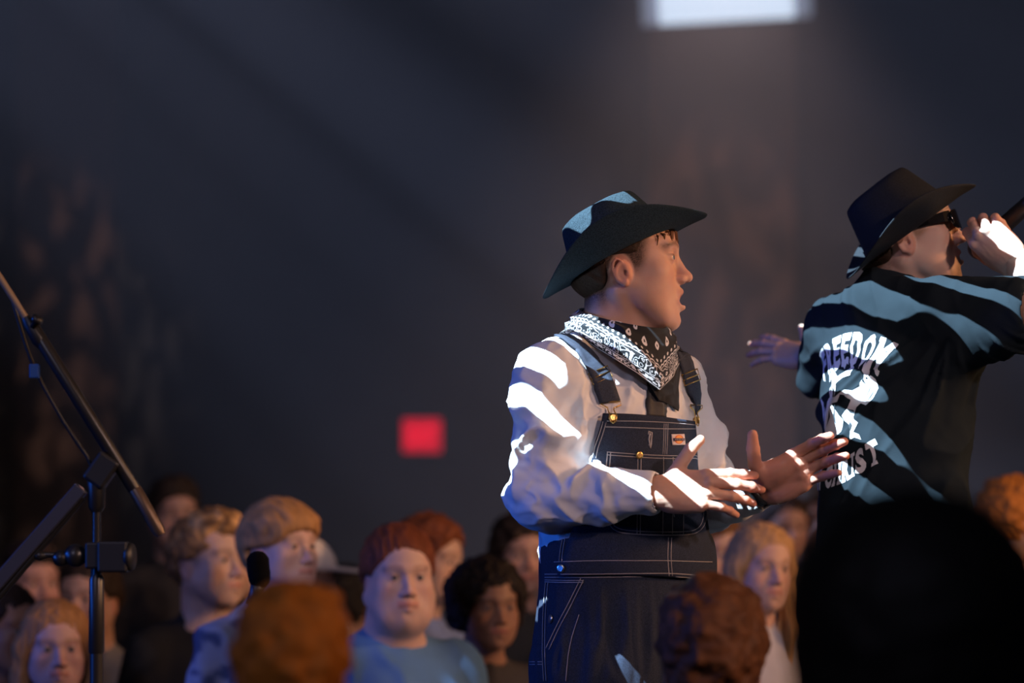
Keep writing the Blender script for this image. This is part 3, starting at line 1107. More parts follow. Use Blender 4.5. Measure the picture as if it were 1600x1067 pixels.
lv = np.array(mb.v); lf = [f for f in mb.f]
hv = np.concatenate([under_hat(v, HT1), under_hat(lv, HT1)]); hf = [tuple(int(i) for i in f) for f in q] + [tuple(i + len(v) for i in f) for f in lf]
hc = np.concatenate([c, np.tile(V3((.13, .055, .025)), (len(lv), 1))])
mesh_obj('hair', hv, hf, M_hair, man1, hc)

# shirt --------------------------------------------------------
def shirt_field(h, arms=True):
    s = Vol((-.02, 4.22, 1.18), (.58, 5.2, 2.13), h)
    s.u(ell(b1(0, .012, -.20), (.178, .118, .19), B1R), 0)
    s.u(ell(b1(0, .0, -.39), (.160, .118, .22), B1R), .06)
    s.u(cap(b1(-.12, -.01, -.068), b1(.12, -.01, -.068), .058), .05)
    s.u(cap(b1(0, -.035, -.01), b1(.15, -.015, -.06), .05, .05), .04)
    s.u(cap(b1(0, -.035, -.01), b1(-.15, -.015, -.06), .05, .05), .04)
    s.u(cap(b1(0, -.005, -.04), b1(0, .005, .010), .066, .062), .02)
    if arms:
        s.u(cap(SR, SR * .45 + ER * .55, .061, .062), .035)
        s.u(cap(SR * .45 + ER * .55, ER + Vector((.0, 0, .012)), .062, .058), .03)
        s.u(ell(ER + Vector((-.016, .02, -.004)), (.052, .05, .048)), .03)      # cloth bagging at the elbow
        s.u(cap(ER, WR + (ER - WR) * .12, .058, .041), .025)
        s.u(cap(WR + (ER - WR) * .34, WR + (ER - WR) * .10, .042, .042), .004)     # cuff
        s.u(cap(SL, SL * .45 + EL * .55, .064, .064), .035)
        s.u(cap(SL * .45 + EL * .55, EL, .064, .056), .03)
        s.u(cap(EL, WL + (EL - WL) * .14, .056, .040), .025)
        s.u(cap(WL + (EL - WL) * .36, WL + (EL - WL) * .12, .041, .042), .004)
        for (W_, E_) in ((WR, ER), (WL, EL)):                                       # open cuffs
            d = (W_ - E_).normalized()
            s.cut(cap(W_ - d * .055, W_ + d * .05, .0325, .036), .002)
    return s


sh = shirt_field(.0036)
v, q = sh.nets()
v = smooth_verts(v, q, 2, .5)
n = vnormals(v, q)


def limb_coord(v, A, B_):
    ab = np.array(B_ - A); L = np.linalg.norm(ab); ab = ab / L
    t = (v - np.array(A)) @ ab
    d = np.linalg.norm(v - np.array(A) - t[:, None] * ab, axis=1)
    return t / L, d


disp = np.zeros(len(v))
for (A, B_, sd) in ((SR, ER, 1), (SL, EL, 5)):
    t, d = limb_coord(v, A, B_)
    w = sstep(-.1, .12, t) * sstep(1.12, .95, t) * sstep(.12, .08, d)
    ph = v @ V3((.7, .5, .5))
    pp = np.stack([t * 2.2 + v[:, 0] * 13, v[:, 1] * 9, t * 1.6 - v[:, 0] * 5], 1)
    disp += w * (folds(pp, sd) - .25) * .018
for (A, B_, sd) in ((ER, WR, 11), (EL, WL, 15)):
    t, d = limb_coord(v, A, B_)
    w = sstep(-.15, .1, t) * sstep(.72, .60, t) * sstep(.10, .075, d)
    pp = np.stack([t * 2.6 + v[:, 2] * 4, v[:, 2] * 17 + t * 2, v[:, 1] * 10], 1)
    disp += w * (folds(pp, sd) - .25) * .011
tor = v - np.array(b1(0, 0, -.25))
loc = tor @ np.array(B1R)
w = sstep(.2, .15, np.abs(loc[:, 0])) * .7
# folds running from the armpit toward the chest
pp = np.stack([(loc[:, 0] + loc[:, 2] * .5) * 20, (loc[:, 2]) * 5, loc[:, 1] * 4], 1)
disp += w * (folds(pp, 21) - .3) * .009
disp += (fbm(v * 22, 2, 31) - .5) * .004
disp += (folds(v @ np.array(B1R) * V3((24, 24, 15)) + (v[:, 2] * 14)[:, None], 61) - .3) * .003
v = v + n * disp[:, None]
v = smooth_verts(v, q, 1, .4)
shirt = mesh_obj('shirt', v, q, M_cotton_white, man1)
bv_shirt = bvh_of(v, q)
tag(shirt, 'white long sleeved shirt')
# shoulder seam and cuff seams
mb = MB()
for d in (WR, WL):
    pass

# overalls -----------------------------------------------------
HIP = P(982, 900, D1)
def ob(x, y, z):
    """overalls frame: hips"""
    p = B1.to_3x3() @ Vector((x, y, 0)); return (HIP.x + p.x, HIP.y + p.y, HIP.z + z)


ov = Vol((-.12, 4.40, .50), (.60, 5.15, 1.74), .0065)
ov.u(ell(ob(0, 0, -.02), (.186, .142, .16), B1R), 0)
ov.u(ell(ob(0, 0, -.14), (.196, .152, .2), B1R), .05)
ov.u(ell(ob(0, 0, .05), (.186, .142, .12), B1R), .05)
for s in (-1, 1):
    ov.u(cap(ob(s * .10, 0, -.2), ob(s * .115, .01, -.58), .108, .092), .05)
    ov.u(cap(ob(s * .115, .01, -.58), ob(s * .12, 0, -.962), .09, .088), .04)
bx = V3(HIP)
Rm = np.array(B1.to_3x3())
def ovtop(X, Y, Z):
    x = (X - bx[0]) * Rm[0][0] + (Y - bx[1]) * Rm[1][0]
    y = (X - bx[0]) * Rm[0][1] + (Y - bx[1]) * Rm[1][1]
    top = .085 - .012 * sstep(.12, .2, np.abs(x)) + 0 * y
    return (Z - bx[2]) - top
ov.clip(ovtop)
v, q = ov.nets()
v = smooth_verts(v, q, 2, .5)
n = vnormals(v, q)
pp = np.stack([v[:, 0] * 26, v[:, 1] * 26, v[:, 2] * 4], 1)
v = v + n * ((folds(pp, 3) - .3) * .010 * sstep(bx[2] + .02, bx[2] - .12, v[:, 2]))[:, None]
overalls = mesh_obj('overalls', v, q, M_denim, man1)
tag(overalls, 'dark denim bib overalls with pale stitching')
bv_trouser = bvh_of(v, q)

# bib: one tight panel over the chest
bs = Vol((-.12, 4.40, 1.18), (.65, 5.2, 2.12), .008)
bs.u(ell(b1(0, .012, -.20), (.184, .128, .21), B1R), 0)
bs.u(ell(b1(0, .004, -.42), (.182, .142, .24), B1R), .06)
bs.u(cap(ob(0, 0, -.05), ob(0, 0, .08), .150, .147), .05)
v, q = bs.nets(); v = smooth_verts(v, q, 2)
bv_base = bvh_of(v, q)
fw = Vector(b1(0, 1, 0)) - Vector(b1(0, 0, 0))


def bibpt(x, z, off=.006):
    o = Vector(b1(x, .6, z)); o.z = b1(0, 0, z)[2]
    r = bv_base.ray_cast(o, -fw)
    if r[0] is None:
        r = bv_base.find_nearest(Vector(b1(x, .12, z)))
    return r[0] + fw * off


def bibhalf(z, side):
    return float(np.interp(-z, [.145, .20, .26, .32, .37, .43, .50], [.122, .138, .146, .152, .164, .176, .180] if side > 0 else [.111, .114, .122, .138, .158, .176, .180]))


NX, NZ = 44, 60
V = []; F = []
ztop, zbot = -.148, -.455
for j in range(NZ + 1):
    z = ztop + (zbot - ztop) * j / NZ
    for i in range(NX + 1):
        x = 2 * i / NX - 1; x = x * bibhalf(z, x)
        V.append(tuple(bibpt(x, z + .004 * math.sin(x * 14), .007 + .003 * math.sin(z * 40 + x * 9) * (j / NZ))))
for j in range(NZ):
    for i in range(NX):
        a = j * (NX + 1) + i
        F.append((a, a + NX + 1, a + NX + 2, a + 1))
bib = mesh_obj('bib', V, F, M_denim, overalls)
so = bib.modifiers.new('thickness', 'SOLIDIFY'); so.thickness = .002; so.offset = 0
bv_bib = BVHTree.FromPolygons(V + [tuple(x) for x in v * 0 + 50][:0], F)
allv = V + [tuple(x.co) for x in overalls.data.vertices]; allf = F + [tuple(i + len(V) for i in p.vertices) for p in overalls.data.polygons]
bv_front = BVHTree.FromPolygons(allv, allf)


def stitch(mb, pts, bvh=None, r=.00075, off=.0012, dbl=0):
    for k in (range(2) if dbl else range(1)):
        out = []
        rp = resample([Vector((a, b, 0)) for a, b in pts], 6)
        for i, p in enumerate(rp):
            t = rp[min(i + 1, len(rp) - 1)] - rp[max(i - 1, 0)]
            t.normalize(); nn = Vector((-t.y, t.x, 0)) * (k * dbl)
            h_, n_ = hit(bvh or bv_front, p.x + nn.x, p.y + nn.y, off)
            if out and (h_ - out[-1]).length > .05:
                continue
            out.append(h_)
        mb.tube(out, r, 5)


mb = MB()
stitch(mb, [(948, 658), (985, 658), (1040, 660), (1086, 664)])                 # top hem
stitch(mb, [(946, 667), (985, 668), (1040, 670), (1086, 670)])
for dx in (0, 3, 6):
    stitch(mb, [(1037 + dx, 662), (1036 + dx, 690), (1035 + dx, 710)])        # centre seam
stitch(mb, [(948, 706), (1000, 710), (1050, 712), (1100, 711)], dbl=4.5)              # pocket top
stitch(mb, [(949, 706), (946, 745), (944, 790), (950, 815), (964, 830), (1000, 835), (1060, 836), (1088, 832), (1101, 817), (1104, 790), (1104, 745), (1102, 712)], dbl=-5)
for x0 in (996, 1001, 1036, 1051, 1068):
    stitch(mb, [(x0, 714), (x0, 760), (x0 - 1, 834)])
stitch(mb, [(1049, 840), (1048, 870), (1050, 900)], dbl=5)
stitch(mb, [(947, 660), (941, 680), (934, 700), (931, 716)], dbl=5)
stitch(mb, [(1088, 662), (1096, 700), (1104, 750), (1110, 800)], dbl=-4)
stitch(mb, [(866, 878), (930, 876), (1000, 876), (1040, 876), (1112, 878)])
stitch(mb, [(852, 897), (930, 897), (1000, 896), (1050, 896), (1112, 900)], dbl=5)
stitch(mb, [(852, 906), (880, 907), (912, 907)], dbl=3)
stitch(mb, [(912, 906), (895, 940), (872, 985), (858, 1015)], dbl=5)
stitch(mb, [(880, 836), (876, 860), (874, 878)], dbl=-4)
stitch(mb, [(853, 910), (849, 960), (848, 1020), (850, 1064)], dbl=-4)
stitch(mb, [(832, 937), (850, 938)], dbl=5); stitch(mb, [(828, 1034), (848, 1034)], dbl=4)
stitch(mb, [(905, 960), (890, 1010), (884, 1064)])
stitch(mb, [(1015, 677), (1013, 686), (1015, 697)], r=.002); stitch(mb, [(1012, 679), (1013, 674), (1018, 676), (1017, 686), (1016, 700), (1013, 694)], r=.0016)   # worked buttonhole
stitch(mb, [(1046, 786), (1050, 796), (1053, 808)], r=.0012); stitch(mb, [(1050, 796), (1048, 802)], r=.001)
mb.build('stitching', M_thread, overalls)


def button(px, py, r, m, parent, bvh=None, dome=.4):
    p, n_ = hit(bvh or bv_front, px, py, .0012)
    b = MB(); b.lathe([(.0005, 0), (r * .9, 0), (r, r * .18), (r * .93, r * .38), (r * .55, r * .42), (r * .45, r * dome), (.0004, r * dome * 1.15)], p, n_, 18)
    return b.build('button', m, parent)


button(998, 711, .0078, M_brass, overalls); button(1075, 712, .0075, M_brass, overalls)
button(877, 888, .0085, M_nickel, overalls); button(862, 967, .0085, M_nickel, overalls)

# sewn label with a round orange emblem
def patch(pts_px, m, name, parent, off=.0022, bvh=None, nu=8):
    a, b, c, d = [Vector((x, y, 0)) for x, y in pts_px]
    V = []; F = []
    for j in range(nu + 1):
        for i in range(nu + 1):
            u, w_ = i / nu, j / nu
            p = (a * (1 - u) + b * u) * (1 - w_) + (d * (1 - u) + c * u) * w_
            V.append(tuple(hit(bvh or bv_front, p.x, p.y, off)[0]))
    for j in range(nu):
        for i in range(nu):
            k = j * (nu + 1) + i; F.append((k, k + nu + 1, k + nu + 2, k + 1))
    o = mesh_obj(name, V, F, m, parent)
    so = o.modifiers.new('t', 'SOLIDIFY'); so.thickness = .0012; so.offset = 0
    return o


M_label = mat('label_white', (.72, .58, .54), .8)
M_orange = mat('label_orange', (.72, .13, .03), .7)
M_orange2 = mat('label_amber', (.9, .36, .08), .7)
M_navy = mat('label_navy', (.07, .05, .08), .7)
lab = patch([(1047.5, 678.5), (1067.5, 678), (1069.5, 695), (1049, 695.5)], M_label, 'label', overalls)
lab['label'] = 'small white sewn label with round orange emblem'


def disc(cx, cy, rx, ry, m, off, name='emblem', par=lab, n=24):
    V = [tuple(hit(bv_front, cx, cy, off)[0])]
    for k in range(n):
        V.append(tuple(hit(bv_front, cx + rx * math.cos(2 * PI * k / n), cy + ry * math.sin(2 * PI * k / n), off)[0]))
    return mesh_obj(name, V, [(0, 1 + (k + 1) % n, 1 + k) for k in range(n)], m, par)


disc(1058.8, 686.5, 6.8, 7, M_orange, .0034); disc(1058.8, 684.5, 4.6, 4.0, M_orange2, .0038); disc(1058.8, 690, 4.2, 2.6, M_orange2, .0038)
patch([(1050, 684.6), (1066.6, 684.6), (1067, 688.6), (1050.4, 688.8)], M_navy, 'emblem', lab, .0042)
# the tiny lettering on the band is only a row of pale strokes at this size
tv = MB()
for k in range(7):
    x = 1051.8 + k * 2.1
    tv.tube([hit(bv_front, x, 685.7, .0052)[0], hit(bv_front, x + .3, 687.8, .0052)[0]], .0005, 4)
    if k % 2: tv.tube([hit(bv_front, x, 685.8, .0052)[0], hit(bv_front, x + 1.3, 686.9, .0052)[0]], .0004, 4)
tv.build('lettering', M_label, lab)

# tie under the neckerchief
def ribbon(pts_px, width, bvh, m, name, parent, off=.004, thick=.0022, wdir=None, step=5):
    rp = resample([Vector((a, b, 0)) for a, b in pts_px], step)
    ctr = [hit(bvh, p.x, p.y, off) for p in rp]
    V = []; F = []; m_ = 4
    for i, (c, n_) in enumerate(ctr):
        t = (ctr[min(i + 1, len(ctr) - 1)][0] - ctr[max(i - 1, 0)][0]).normalized()
        w_ = n_.cross(t).normalized() if wdir is None else (wdir - t * wdir.dot(t)).normalized()
        wd = width[i * (len(width) - 1) // max(1, len(ctr) - 1)] if isinstance(width, (list, tuple)) else width
        for k in range(m_ + 1):
            s = (k / m_ - .5) * wd
            p = c + w_ * s
            r = bvh.find_nearest(p)
            if r[0] is not None:
                nn = r[1] if r[1].dot(n_) > 0 else -r[1]
                dlt = (p - r[0]).dot(nn)
                p = p + nn * (off - dlt) * .9
            V.append(tuple(p))
    for i in range(len(ctr) - 1):
        for k in range(m_):
            a = i * (m_ + 1) + k; F.append((a, a + 1, a + m_ + 2, a + m_ + 1))
    o = mesh_obj(name, V, F, m, parent)
    so = o.modifiers.new('t', 'SOLIDIFY'); so.thickness = thick; so.offset = 0
    return o, ctr


M_tie = mat('tie_cloth', (.015, .015, .02), .6)
tie, _ = ribbon([(1020, 585), (1023, 615), (1024, 640), (1025, 653)], [.036, .044, .050, .052], bv_shirt, M_tie, 'tie', man1, .004)
# shoulder straps, adjusters and wire loops
M_strap = mat('strap_denim', (.028, .036, .06), .8, nscale=500, namp=.4, bump=.4, bscale=1200)
s1, c1 = ribbon([(882, 527), (900, 541), (918, 562), (932, 583), (944, 606), (952, 630)], .043, bv_shirt, M_strap, 'strap', overalls, .006, .003)
s2, c2 = ribbon([(1057, 540), (1066, 562), (1076, 590), (1082, 612), (1084, 634)], .036, bv_shirt, M_strap, 'strap', overalls, .006, .003)


def frame_loop(ctr, i, w, hgt, parent, m=M_brass):
    c, n_ = ctr[i]
    t = (ctr[min(i + 1, len(ctr) - 1)][0] - ctr[i - 1][0]).normalized(); u = n_.cross(t).normalized()
    c = c + n_ * .003
    b = MB(); q_ = [c + u * w / 2 - t * hgt / 2, c + u * w / 2 + t * hgt / 2, c - u * w / 2 + t * hgt / 2, c - u * w / 2 - t * hgt / 2]
    b.tube(q_, .0014, 6, True)
    b.tube([c + u * w / 2, c - u * w / 2], .0012, 6)
    b.build('buckle', m, parent)


frame_loop(c1, int(len(c1) * .62), .047, .022, s1)
frame_loop(c2, int(len(c2) * .55), .040, .022, s2)


def wire_loop(px, py, bx_, by_, wpx, parent, tiny=1.0):
    """wire fastener: wide top bar through the strap, legs narrowing to a keyhole round the button"""
    pts = [(px - wpx, py - 1), (px + wpx, py - 1), (px + wpx * 1.05, py + 3), (px + wpx * .35, py + 7), (px + wpx * .3, py + 11), (bx_ + 5 * tiny, by_ - 3), (bx_ + 4 * tiny, by_ + 6), (bx_, by_ + 9),
           (bx_ - 4 * tiny, by_ + 6), (bx_ - 5 * tiny, by_ - 3), (px - wpx * .3, py + 11), (px - wpx * .35, py + 7), (px - wpx * 1.05, py + 3)]
    out = [hit(bv_all, a, b, .006)[0] for a, b in pts]
    b = MB(); b.tube(out, .0013, 6, True); b.build('wire_loop', M_brass, parent)


sv = [tuple(x.co) for x in shirt.data.vertices]
bv_all = BVHTree.FromPolygons(allv + sv, allf + [tuple(i + len(allv) for i in p.vertices) for p in shirt.data.polygons])
wire_loop(953, 631, 957, 653, 15, s1)
wire_loop(1084, 635, 1086, 657, 9, s2, .7)
button(957, 653, .0088, M_brass, overalls, bv_all); button(1087, 657, .0075, M_brass, overalls, bv_all)

# boots (out of view, on the stage boards)
def boots(B, z0, parent, m, pts):
    for (p, f) in pts_dir(pts, B):
        s = Vol(V3(p) + V3((-.2, -.2, -.03)), V3(p) + V3((.2, .2, .24)), .009)
        f = Vector(f)
        s.u(cap(p + Vector((0, 0, .04)), p + f * .10 + Vector((0, 0, .035)), .042, .036), 0)
        s.u(cap(p + f * .10 + Vector((0, 0, .035)), p + f * .16 + Vector((0, 0, .03)), .038, .03), .02)
        s.u(cap(p + Vector((0, 0, .06)), p + Vector((0, 0, .2)), .045, .05), .03)
        s.clip(lambda X, Y, Z: (z0 - Z))
        v, q = s.nets()
        mesh_obj('shoe', v, q, m, parent)


def pts_dir(pts, B):
    f = (B.to_3x3() @ Vector((0, 1, 0))).normalized()
    return [(Vector(p), f) for p in pts]


STAGE_Z = .52
BOOT_Z = .531
boots(B1, BOOT_Z, man1, M_blackm, [(ob(-.12, 0, 0)[0], ob(-.12, 0, 0)[1], BOOT_Z), (ob(.12, 0, 0)[0], ob(.12, 0, 0)[1], BOOT_Z)])

# hat
hat1 = hat(HT1, man1, M_felt)
tag(hat1, 'black felt cowboy hat with curled brim')

# wrist watch on the raised open hand
d = (HL.to_3x3() @ Vector((0, 1, 0))).normalized()
mb = MB()
mb.lathe([(.0262, -.008), (.0285, -.008), (.0285, .008), (.0262, .008), (.0262, -.008)], WL - d * .012, d, 28)
wt = mb.build('wrist_watch', M_black, man1)
mb = MB(); zz = (HL.to_3x3() @ Vector((0, 0, -1))).normalized(); xx = (HL.to_3x3() @ Vector((-1, 0, 0))).normalized()
mb.box(WL - d * .012 + (zz * .2 + xx * .98).normalized() * .0295, (.009, .008, .002), Matrix((d.cross(xx), d, xx)).transposed(), .0008)
mb.build('clasp', M_nickel, wt, False)

# neckerchief ---------------------------------------------------
def kerchief(name, ph0, ph1, nph, nv, T, Bt, push, col_fn, m, parent, fold=.006, seed=1, bulge=.012, thick=.0014):
    V = []; UV = []
    for i in range(nph + 1):
        ph = ph0 + (ph1 - ph0) * i / nph
        t, b = Vector(T(ph)), Vector(Bt(ph))
        o_ = Vector((math.sin(ph), math.cos(ph), .25)).normalized()
        mid = (t + b) / 2 + o_ * bulge
        L = (t - mid).length + (mid - b).length
        for j in range(nv + 1):
            v_ = j / nv
            p = t * (1 - v_) ** 2 + mid * 2 * v_ * (1 - v_) + b * v_ * v_
            V.append(p); UV.append((ph, v_, L))
    V = np.array([tuple(p) for p in V]); UV = np.array(UV)
    ph = UV[:, 0]; o_ = np.stack([np.sin(ph), np.cos(ph), 0 * ph + .2], 1)
    f = folds(np.stack([ph * .8, UV[:, 1] * 3.2 + ph * .5, ph * 0 + 2], 1), seed) - .35
    V = V + o_ * (f * fold * sstep(0, .15, UV[:, 1]) * (1 - .5 * sstep(.7, 1, UV[:, 1])))[:, None]
    Vw = xform(V, B1)
    cen = np.array(b1(0, 0, 0)); out = []
    for k in range(len(Vw)):
        p = Vector(Vw[k]); r = bv_shirt.find_nearest(p)
        if r[0] is not None:
            d_ = (p - r[0]).dot(r[1])
            if d_ < push and (p - r[0]).length < .06: p = p + r[1] * (push - d_)
        out.append(tuple(p))
    F = []
    for i in range(nph):
        for j in range(nv):
            a = i * (nv + 1) + j; F.append((a, a + 1, a + nv + 2, a + nv + 1))
    o = mesh_obj(name, out, np.array(F), m, parent, col_fn(UV))
    so = o.modifiers.new('t', 'SOLIDIFY'); so.thickness = thick; so.offset = 1
    return o


def kT(ph):
    return (.078 * math.sin(ph), .030 + .095 * math.cos(ph), .050 - .026 * math.cos(ph))


def kB(ph):
    a = abs(math.degrees(ph))
    x = np.interp(a, [0, 25, 50, 90, 130, 180], [0, .048, .088, .108, .085, 0]) * (1 if ph > 0 else -1)
    y = np.interp(a, [0, 25, 50, 90, 130, 180], [.132, .122, .100, .025, -.05, -.078])
    z = np.interp(a, [0, 25, 50, 90, 130, 180], [-.098, -.068, -.040, .004, .012, .022])
    return (x, y, z)


def paisley(UV):
    s = UV[:, 0] * .09; L = UV[:, 2]; v_ = UV[:, 1]; e = (1 - v_) * L * .80
    W = np.zeros(len(s))
    W = np.maximum(W, (e > .0015) & (e < .0028))
    g = vnoise(np.stack([s * 420, e * 420, s * 0], 1), 3)
    W = np.maximum(W, ((e > .0042) & (e < .0098) & (g > .47)))
    W = np.maximum(W, ((e > .0112) & (e < .0122)))
    nn = fbm(np.stack([s * 115, e * 115, s * 0 + 3], 1), 2, 7) * 5.0
    W = np.maximum(W, ((e > .0130) & (e < .0315) & (np.abs(nn - np.round(nn)) < .13)))
    sc = .0345 + .0026 * np.abs(np.sin(s * 300))
    W = np.maximum(W, (np.abs(e - sc) < .0011))
    W = np.maximum(W, (np.abs(e - .0320) < .0005))
    ds = (s / .0105) % 1 - .5
    W = np.maximum(W, ((ds * .0105) / .0021) ** 2 + ((e - .0435) / .0024) ** 2 < 1)
    # scattered teardrops above
    for cs, ce, r in [(.030, .075, .0052), (-.028, .078, .005), (.062, .070, .0045), (.095, .069, .0055), (.12, .082, .0045), (.15, .066, .005), (.175, .08, .005), (-.07, .074, .0045), (.205, .066, .005), (.05, .092, .004), (.082, .088, .004), (.001, .088, .0045)]:
        a = s - cs; b = e - ce * .80
        rr = r * (1 - .5 * np.clip(b / r / 1.6, -1, 1))
        W = np.maximum(W, ((a / rr) ** 2 + (b / (r * 1.5)) ** 2 < 1) & ~((a / rr / .35) ** 2 + (b / (r * .5)) ** 2 < 1))
    return np.array((.014, .015, .018)) * (1 - W[:, None]) + np.array((.72, .70, .72)) * W[:, None]


M_ker = mat('kerchief_print', attr=True, rough=.75, spec=.25, sheen=.2)
ker = kerchief('neckerchief', -PI, PI, 620, 130, kT, kB, .011, paisley, M_ker, man1, .010, 2)
tag(ker, 'black neckerchief with white paisley border')


def kT2(ph):
    t = Vector(kT(ph)); b = Vector(kB(ph)); return tuple(t * .35 + b * .65 - Vector((0, .006, 0)))


def kB2(ph):
    a = math.degrees(ph); b = Vector(kB(ph))
    ex = max(0, 1 - abs(a + 24) / 34)
    return (b.x - .012 * ex, b.y - .004, b.z - .070 * ex + .004)


kerchief('neckerchief_tail', math.radians(-58), math.radians(10), 60, 30, kT2, kB2, .007, lambda UV: np.tile((.012, .012, .014), (len(UV), 1)), M_ker, ker, .004, 5, .004)

# ---------------------------------------------------------------- the singer with the microphone, back to the camera
D2 = 5.0
TONE2 = (.64, .42, .33)
HM2 = face_matrix(P(1412, 364, D2), 87, 13, 0, 1.06)
B2 = face_matrix(P(1392, 462, D2), 128)
B2R = [list(r) for r in B2.to_3x3()]


def b2(x, y, z):
    return tuple(B2 @ Vector((x, y, z)))


HT2 = face_matrix(P(1422, 361, D2), 93, 36)
nk = HM2.inverted() @ Vector(b2(0, .01, .0))
h2 = dict(tone=TONE2, hair=(.07, .04, .025), open=.3, buzz=.6, beard=.55, goatee=1, neck_to=tuple(nk), neck_r=.056)
v, q = head_field(.0023, h2).nets(); v = smooth_verts(v, q, 1, .35); col = skin_color(v, h2)
parts = [(under_hat(xform(v, HM2), HT2), q)]; cols = [col]
S2R = Vector(b2(.178, 0, -.045)); S2L = Vector(b2(-.165, 0, -.06))
E2R = P(1690, 492, 4.72); W2R = P(1585, 412, 4.86)
E2L = P(1290, 585, 5.28); W2L = P(1258, 556, 5.50)
H2R = hand_frame(W2R, (-.68, .12, .72), (-.35, -.85, -.30))
H2Rv = hand_vq(H2R, -1, [(48, 82, 45), (52, 85, 48), (55, 85, 48), (58, 85, 45)], (4, 1, -2, -5), ((.55, .70, -.55), (.25, .85, -.5), (-.15, .8, -.6)), h=.0019, scale=.98, arm=E2R)
H2L = hand_frame(W2L, (-.70, .66, .22), (.0, -.80, .60))
H2Lv = hand_vq(H2L, 1, [(2, 8, 6), (4, 10, 8), (8, 12, 8), (10, 14, 8)], (10, 3, -4, -14), ((.85, .55, .1), (.75, .65, .15), (.65, .75, .15)), h=.0021, scale=.90, arm=E2L)
for a in (H2Rv, H2Lv):
    parts.append((a[0], a[1])); cols.append(hand_color(a[2], TONE2))
bod = Vol((.50, 4.55, .5), (1.35, 5.65, 2.25), .011)
bod.u(ell(b2(0, 0, -.2), (.15, .09, .2), B2R), 0)
bod.u(ell(b2(0, 0, -.48), (.14, .09, .17), B2R), .05)
bod.u(cap(b2(-.13, 0, -.06), b2(.13, 0, -.06), .045), .04)
bod.u(cap(S2R, E2R, .050, .043), .03); bod.u(cap(E2R, E2R * .6 + W2R * .4, .043, .044), .02); bod.u(cap(E2R * .6 + W2R * .4, W2R, .044, .0255), .02)
bod.u(cap(S2L, E2L, .048, .040), .03); bod.u(cap(E2L, W2L, .040, .025), .02)
for s in (-1, 1):
    bod.u(cap(b2(s * .09, 0, -.55), b2(s * .11, .01, -1.0), .075, .055), .04)
    bod.u(cap(b2(s * .11, .01, -1.0), b2(s * .12, 0, -1.50), .052, .035), .02)
bv, bq = bod.nets(); parts.append((bv, bq)); cols.append(np.tile(V3(TONE2), (len(bv), 1)))
vv, qq = join_vq(parts)
man2 = mesh_obj('person', vv, qq, M_skin, None, np.concatenate(cols))
tag(man2, 'man in black printed t-shirt, cowboy hat and sunglasses singing with his back turned', 'person')
for s in (-1, 1):
    ev, ef, ec = eyeball(HM2, s); mesh_obj('eye', ev, ef, M_eye, man2, ec)
v, q, c = hair_shell(.0035, dict(hair=(.03, .018, .012), thick=.007, kind='short', seed=9, fringe=.066, nape=-.08, ear=.004, relief=.006), HM2)
mesh_obj('hair', under_hat(v, HT2), q, M_hair, man2, c)

tee = Vol((.45, 4.55, 1.15), (1.30, 5.50, 2.30), .0042)
tee.u(ell(b2(0, .01, -.20), (.182, .125, .20), B2R), 0)
tee.u(ell(b2(.012, .0, -.44), (.172, .132, .28), B2R), .06)
tee.u(ell(b2(.03, .0, -.60), (.172, .135, .16), B2R), .06)
tee.u(cap(b2(-.12, -.01, -.055), b2(.13, -.01, -.05), .060), .05)
tee.u(cap(b2(0, -.03, .0), b2(.15, -.015, -.04), .045, .05), .04)
tee.u(cap(b2(0, -.03, .0), b2(-.14, -.015, -.055), .045, .05), .04)
tee.u(cap(b2(0, -.01, -.04), b2(0, .0, .022), .062, .060), .015)
slv = S2R * .50 + E2R * .50
tee.u(cap(S2R, slv, .066, .074), .04)
tee.u(cap(b2(.15, 0, -.14), slv - Vector((.03, 0, .02)), .06, .05), .05)
sll = S2L * .12 + E2L * .88
tee.u(cap(S2L, sll, .062, .066), .04)
d = (E2R - S2R).normalized()
tee.cut(cap(slv, slv + d * .15, .062, .075), .003)
X, Y, Z = tee.grid()
for (c0, dd) in ((slv + d * .045, d), (sll + (E2L - S2L).normalized() * .03, (E2L - S2L).normalized())):
    pl = (X - c0.x) * dd.x + (Y - c0.y) * dd.y + (Z - c0.z) * dd.z
    near = np.sqrt((X - c0.x) ** 2 + (Y - c0.y) ** 2 + (Z - c0.z) ** 2) - .15
    tee.F = np.maximum(tee.F, np.minimum(pl, -near)).astype(np.float32)
tee.cut(cap(sll, sll + (E2L - S2L).normalized() * .12, .054, .06), .003)
v, q = tee.nets(); v = smooth_verts(v, q, 2, .5); n = vnormals(v, q)
loc = (v - np.array(b2(0, 0, 0))) @ np.array(B2R)
# drape: folds fan from the raised shoulder down across the back
a1 = np.arctan2(-(loc[:, 2] + .02), -(loc[:, 0] - .25)); r1 = np.hypot(loc[:, 2] + .02, loc[:, 0] - .25)
pp = np.stack([a1 * 7, r1 * 5, loc[:, 1] * 4], 1)
dp = (folds(pp, 41) - .3) * .013 * sstep(-.07, -.14, loc[:, 2]) * sstep(.05, .16, r1)
pp = np.stack([loc[:, 0] * 20 + loc[:, 2] * 8, loc[:, 2] * 8, loc[:, 1] * 5], 1)
dp += (folds(pp, 44) - .3) * .004 * sstep(-.14, -.09, loc[:, 2])
dp += (fbm(v * 24, 2, 31) - .5) * .006
v = v + n * dp[:, None]; v = smooth_verts(v, q, 1, .4)
tee_o = mesh_obj('t_shirt', v, q, M_blacktee, man2)
tag(tee_o, 'black t-shirt with white printed lettering')
bv_tee = bvh_of(v, q)
bk = (B2.to_3x3() @ Vector((0, 1, 0))).normalized()


def onback(u, z, off=.0014):
    r = bv_tee.ray_cast(Vector(b2(u, -.6, z)), bk)
    if r[0] is None:
        r = bv_tee.find_nearest(Vector(b2(u, -.13, z)))
    return r[0] - bk * off


